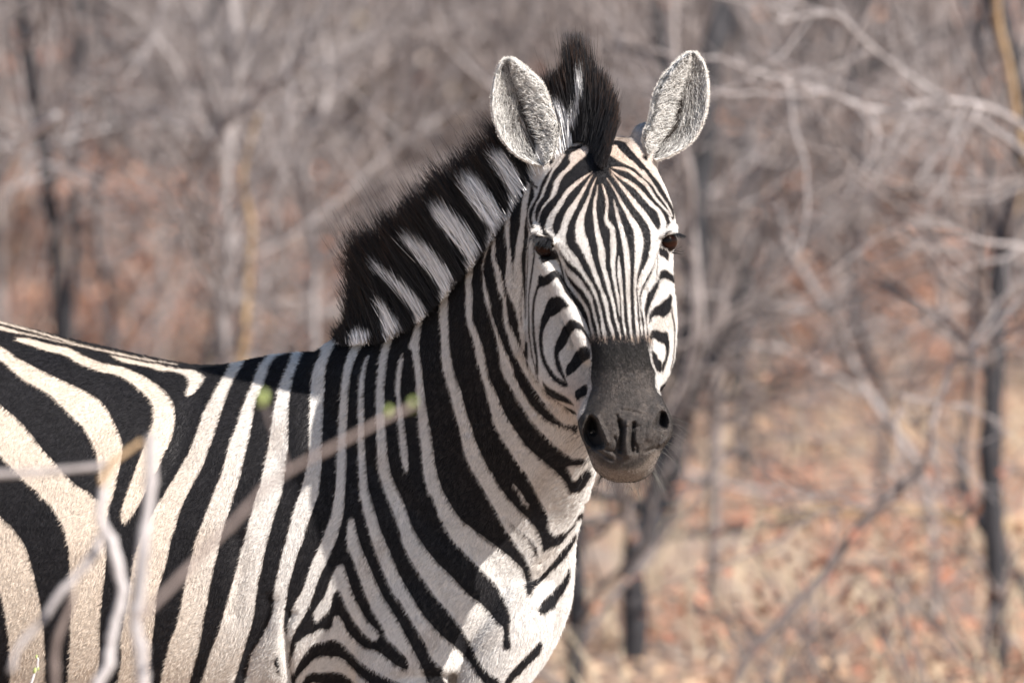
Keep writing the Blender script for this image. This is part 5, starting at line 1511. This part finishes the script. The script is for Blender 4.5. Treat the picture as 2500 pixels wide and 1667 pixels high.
# ------------------------------------------------------------------ eyes
M_eye, nt, b = nodes('eye')
tc = nt.nodes.new('ShaderNodeTexCoord')
sx = nt.nodes.new('ShaderNodeSeparateXYZ'); nt.links.new(tc.outputs['Generated'], sx.inputs[0])
hx = math_n(nt, 'MULTIPLY', math_n(nt, 'SUBTRACT', sx.outputs[0], 0.5), 1.0)
hz = math_n(nt, 'MULTIPLY', math_n(nt, 'SUBTRACT', sx.outputs[2], 0.60), 2.0)
rr = math_n(nt, 'SQRT', math_n(nt, 'ADD', math_n(nt, 'MULTIPLY', hx, hx), math_n(nt, 'MULTIPLY', hz, hz)))
ec = ramp(nt, rr, [(0.0, (0.003, 0.002, 0.002)), (0.2, (0.004, 0.003, 0.003)), (0.27, (0.010, 0.004, 0.0025)), (0.6, (0.020, 0.0075, 0.005)), (0.85, (0.008, 0.004, 0.004))])  # iris darkened and pupil set high: the upper lid's shade as colour
nt.links.new(ec, b.inputs['Base Color'])
b.inputs['Roughness'].default_value = 0.06
b.inputs['Specular IOR Level'].default_value = 0.10


def eye(x, y, d, r):
    n, m_ = 32, 20
    V = [(0, 0, 1)]; F = []
    for i in range(1, m_):
        a = math.pi * i / m_
        for j in range(n):
            p = 2 * math.pi * j / n
            V.append((math.sin(a) * math.cos(p), math.sin(a) * math.sin(p), math.cos(a)))
    V.append((0, 0, -1))
    bm = bmesh.new(); bmesh.ops.create_uvsphere(bm, u_segments=32, v_segments=20, radius=r / PPM)
    for f in bm.faces: f.smooth = True
    m = bpy.data.meshes.new('eye'); bm.to_mesh(m); bm.free(); m.materials.append(M_eye)
    o = bpy.data.objects.new('eye', m); C.objects.link(o); o.location = Vector(W(x, y, d))
    zpart(o)
    return o


def surf_d(x, y, rad=9):
    i = np.nonzero((np.abs(px - x) < rad) & (np.abs(py - y) < rad) & (pd > 200))[0]
    return pd[i].max() if len(i) else 330 + HD


eye(1331, 602, surf_d(1345, 592) - 24 - 19, 25)
eye(1628, 590, surf_d(1618, 580) - 24 - 17, 25)

# eyelashes, whiskers, chin hairs
r = np.random.default_rng(77)


def strands(n, roots, dirs, length, k=7, droop=0.3, spreadv=0.25, seed=0):
    rr_ = np.random.default_rng(seed)
    i = rr_.integers(0, len(roots), n)
    j = np.clip(i + 1, 0, len(roots) - 1); f = rr_.random((n, 1))
    root = roots[i] * (1 - f) + roots[j] * f
    d = dirs[i] * (1 - f) + dirs[j] * f
    d = d + rr_.normal(0, spreadv, (n, 3)); d /= np.linalg.norm(d, axis=1)[:, None]
    root = root + (0, 0, HD)
    L = rr_.uniform(length[0], length[1], n)[:, None, None]
    t = np.linspace(0, 1, k)[None, :, None]
    P = root[:, None] + d[:, None] * L * t
    P[..., 1] += (droop * L[..., 0]) * t[..., 0] ** 2
    side = rr_.normal(0, 0.14, (n, 1))
    P[..., 0] += side * L[..., 0] * t[..., 0] ** 2
    return P


A = np.array
lash_l = strands(130, A([(1300, 573, 345), (1312, 577, 360), (1330, 581, 372), (1345, 585, 378)], float), A([(-0.8, 0.5, 0.8), (-0.7, 0.5, 0.9), (-0.5, 0.5, 1.0), (-0.3, 0.5, 1)], float), (14, 30), droop=0.35, spreadv=0.2, seed=1)
lash_r = strands(110, A([(1634, 565, 345), (1642, 566, 335), (1650, 567, 318)], float), A([(0.7, 0.35, 0.6), (0.9, 0.4, 0.4), (1.0, 0.45, 0.2)], float), (14, 30), droop=0.15, spreadv=0.13, seed=2)
low_r = strands(9, A([(1635, 612, 320), (1640, 618, 310)], float), A([(1, 0.2, 0.2), (1, 0.1, 0.2)], float), (18, 40), droop=-0.2, seed=3)
lp = np.concatenate([lash_l, lash_r, low_r])
lash = hair_curves('eyelashes', W(lp[..., 0], lp[..., 1], lp[..., 2]), np.full(len(lp), 0.0004), np.tile(A((0.015, 0.015, 0.018)), (len(lp), lp.shape[1], 1)), M_hair, zebra)
lash['kind'] = 'stuff'
wl = strands(70, A([(1413, 1020, 330), (1416, 1050, 330), (1432, 1096, 340), (1447, 1132, 360), (1470, 1160, 380)], float),
             A([(-1, 0.25, 0.3), (-1, 0.4, 0.2), (-0.9, 0.6, 0.2), (-0.8, 0.8, 0.1), (-0.6, 1, 0.1)], float), (20, 70), droop=0.35, seed=4)
wr = strands(85, A([(1638, 1010, 390), (1642, 1044, 390), (1625, 1085, 400), (1605, 1117, 405), (1590, 1148, 400)], float),
             A([(1, 0.1, 0.3), (1, 0.3, 0.2), (1, 0.6, 0.2), (0.9, 0.8, 0.1), (0.7, 1, 0.1)], float), (20, 85), droop=0.4, seed=5)
wc = strands(95, A([(1455, 1155, 380), (1490, 1172, 390), (1530, 1177, 390), (1570, 1168, 390), (1592, 1150, 390)], float),
             A([(-0.4, 1, 0.1), (-0.2, 1, 0.1), (0, 1, 0.1), (0.3, 1, 0.1), (0.5, 1, 0)], float), (18, 75), droop=0.1, seed=6)
fr_ = strands(50, A([(1440, 1060, 470), (1480, 1040, 488), (1530, 1050, 492), (1580, 1040, 488), (1615, 1060, 470)], float),
              A([(-0.6, 0.1, 0.7), (-0.3, -0.3, 1), (0, 0.1, 1), (0.3, -0.3, 1), (0.6, 0.1, 0.7)], float), (6, 18), droop=0.4, spreadv=0.5, seed=7)
wp = np.concatenate([wl, wr, wc, fr_])
wcol = np.where(np.random.default_rng(1).random((len(wp), 1, 1)) < 0.3, 0.18, 0.04) * A((1, 0.95, 0.88)) * np.ones((1, wp.shape[1], 1))
whisk = hair_curves('whiskers', W(wp[..., 0], wp[..., 1], wp[..., 2]), np.random.default_rng(2).uniform(0.00010, 0.00020, len(wp)), wcol, M_hair, zebra)
whisk['kind'] = 'stuff'

# tail (behind, outside the frame)
tl = tube([(-905, 1000, -700, 34, 0, 0, 0, 0, 34, 2), (-985, 1120, -735, 26, 0, 0, 0, 0, 26, 2), (-1010, 1350, -745, 20, 0, 0, 0, 0, 20, 2), (-1005, 1650, -742, 26, 0, 0, 0, 0, 26, 2), (-1000, 1980, -740, 6, 0, 0, 0, 0, 6, 2)], 16)
me_t = bpy.data.meshes.new('tail'); me_t.from_pydata(W(tl[0][:, 0], tl[0][:, 1], tl[0][:, 2]).tolist(), [], tl[1] + tl[2])
for nm, fn in (('stripe', lambda x, y: np.where(y > 1500, -14, 14 * np.sin(y / 20.0))), ('muzzle', lambda x, y: x * 0 - 30), ('ochre', lambda x, y: x * 0), ('cream', lambda x, y: x * 0), ('hoof', lambda x, y: x * 0), ('chin', lambda x, y: x * 0), ('nostril_groove_shade', lambda x, y: x * 0), ('upper', lambda x, y: x * 0)):
    a = me_t.attributes.new(nm, 'FLOAT', 'POINT'); a.data.foreach_set('value', fn(tl[0][:, 0], tl[0][:, 1]).astype(np.float32))
me_t.materials.append(M_coat)
me_t.polygons.foreach_set('use_smooth', np.ones(len(me_t.polygons), bool))
to = bpy.data.objects.new('tail', me_t); C.objects.link(to); zpart(to)

# ------------------------------------------------------------------ short coat hair
def fur():
    r = np.random.default_rng(5)
    m = me2
    m.calc_loop_triangles()
    nt_ = len(m.loop_triangles)
    tv = np.empty(nt_ * 3, np.int32); m.loop_triangles.foreach_get('vertices', tv); tv = tv.reshape(-1, 3)
    X, Y, Dp = WI(co)
    nrm = np.empty(len(co) * 3, np.float32); m.vertices.foreach_get('normal', nrm); nrm = nrm.reshape(-1, 3).astype(float)
    a, b_, c = co[tv[:, 0]], co[tv[:, 1]], co[tv[:, 2]]
    area = 0.5 * np.linalg.norm(np.cross(b_ - a, c - a), axis=1)
    cx = X[tv].mean(1); cy = Y[tv].mean(1); cd = Dp[tv].mean(1)
    fn = nrm[tv].mean(1); view = -(fn @ AF)
    vis = (cx > -60) & (cx < 1700) & (cy < 1720) & (view > -0.35)
    hd = (cd > 160 + HD) & (cx > 1262) & (cy < 1200)
    muz = np.where(hd, mz[tv].mean(1), -30)
    dens = np.where(hd, 900000.0, 420000.0) * vis * np.where((muz > 0) & (cy > 900), 0.4, 1.0)
    dens = dens * np.where(nos_shade[tv].mean(1) > 0.6, 0.0, 1.0)
    w = area * dens
    n = int(w.sum())
    cum = np.cumsum(w); q = np.sort(r.random(n)) * cum[-1]
    ti = np.searchsorted(cum, q)
    u = r.random((n, 2)); fl = u.sum(1) > 1; u[fl] = 1 - u[fl]
    bc = np.c_[1 - u.sum(1), u]
    P0 = (co[tv[ti]] * bc[..., None]).sum(1)
    N0 = (nrm[tv[ti]] * bc[..., None]).sum(1); N0 /= np.linalg.norm(N0, axis=1)[:, None]
    s0 = (st[tv[ti]] * bc).sum(1)
    x, y, d = WI(P0)
    h = hd[ti]; mzz = muz[ti]
    # lie of the coat: down the neck and back along the flank, down and outwards on the face
    comb = np.stack([np.full(n, -0.55), np.full(n, 0.85), np.full(n, 0.0)], 1)
    fx = (x - 1490) / 160.0
    up = sm(y, 640, 560)
    face = np.stack([fx * 0.8, 0.9 - 1.0 * up * 0 + 0 * fx, np.zeros(n)], 1)
    comb = np.where(h[:, None], face, comb)
    flow = comb[:, 0:1] * AR - comb[:, 1:2] * AU
    swirl = 0.22 * np.sin(x / 37.0 + 2 * np.sin(y / 51.0))
    flow = flow + swirl[:, None] * AR
    T = flow - N0 * (flow * N0).sum(1)[:, None]
    T /= np.linalg.norm(T, axis=1)[:, None] + 1e-9
    lift = np.where(h, 0.42, 0.30)[:, None]
    Dv = T + N0 * lift + r.normal(0, 0.22, (n, 3))
    Dv /= np.linalg.norm(Dv, axis=1)[:, None]
    L = np.where(h, 0.0042, 0.0085) * r.uniform(0.6, 1.25, n)
    L = np.where(mzz > 0, L * (1 - 0.5 * sm(y, 880, 960)), L)
    k = 3
    t = np.linspace(0, 1, k)[None, :, None]
    P = P0[:, None] + Dv[:, None] * (L[:, None, None] * t) - N0[:, None] * (0.25 * L[:, None, None] * t ** 2)
    s0 = s0 + r.normal(0, 0.9, n)
    edge = sm(y, 790, 832) * h * (x > 1436) * (x < 1594) * (y < 860)
    s0 = s0 + edge * r.normal(-0.5, 5.0, n)
    wv = (np.clip(s0 / 1.2 + 0.5, 0, 1) * (1 - 0.35 * edge))[:, None]
    och_ = (och[tv[ti]] * bc).sum(1)[:, None]; cr = (cream[tv[ti]] * bc).sum(1)[:, None]
    ch = (chin[tv[ti]] * bc).sum(1)[:, None]
    wh = np.array((0.70, 0.68, 0.66)) * (1 - cr) + np.array((0.68, 0.585, 0.49)) * cr
    wh = wh * (1 - och_) + np.array((0.50, 0.27, 0.13)) * och_
    # dusty patches with a shape of their own
    pt = np.sin(x / 61 + 1.7 * np.sin(y / 83)) * np.sin(y / 97 + 1.3 * np.sin(x / 71)) + 0.6 * np.sin(x / 23 + y / 31)
    du = np.clip((pt - 0.55) * 0.5, 0, 0.32)[:, None]
    wh = wh * (1 - du) + np.array((0.36, 0.27, 0.20)) * du
    bl = np.array((0.0095, 0.009, 0.0115)) * np.ones((n, 1))
    colr = bl * (1 - wv) + wh * wv
    # brown margin between pale and dark bands
    mg = np.exp(-(s0 / 1.6) ** 2)[:, None] * 0.35
    colr = colr * (1 - mg) + np.array((0.13, 0.075, 0.045)) * mg
    mw = np.clip((mzz + r.normal(0, 6, n) + 0) / 6, 0, 1)[:, None]
    sk = np.where(r.random((n, 1)) < 0.012 + 0.6 * ch, 0.13 + 0.2 * ch, 0.038) * np.array((1, 0.88, 0.8))
    nn = (nos_shade[tv[ti]] * bc).sum(1)[:, None]
    top = (1 - sm(y, 850, 960))[:, None]
    sk = sk * (1 - top * 0.75) + 0.015 * top * 0.75
    sk = sk * (1 - nn) + 0.008 * nn
    colr = colr * (1 - mw) + sk * mw
    colr = colr * r.uniform(0.72, 1.18, (n, 1))
    rad = np.where(h, 0.00019, 0.00026)
    o = hair_curves('coat_hair', P, rad, np.repeat(colr[:, None], k, 1), M_coathair, zebra, 1.0, 0.45)
    o['kind'] = 'stuff'
    print('coat hairs', n)


M_coathair = hair_material('zebra coat hair', 0.6, 0.22)
fur()
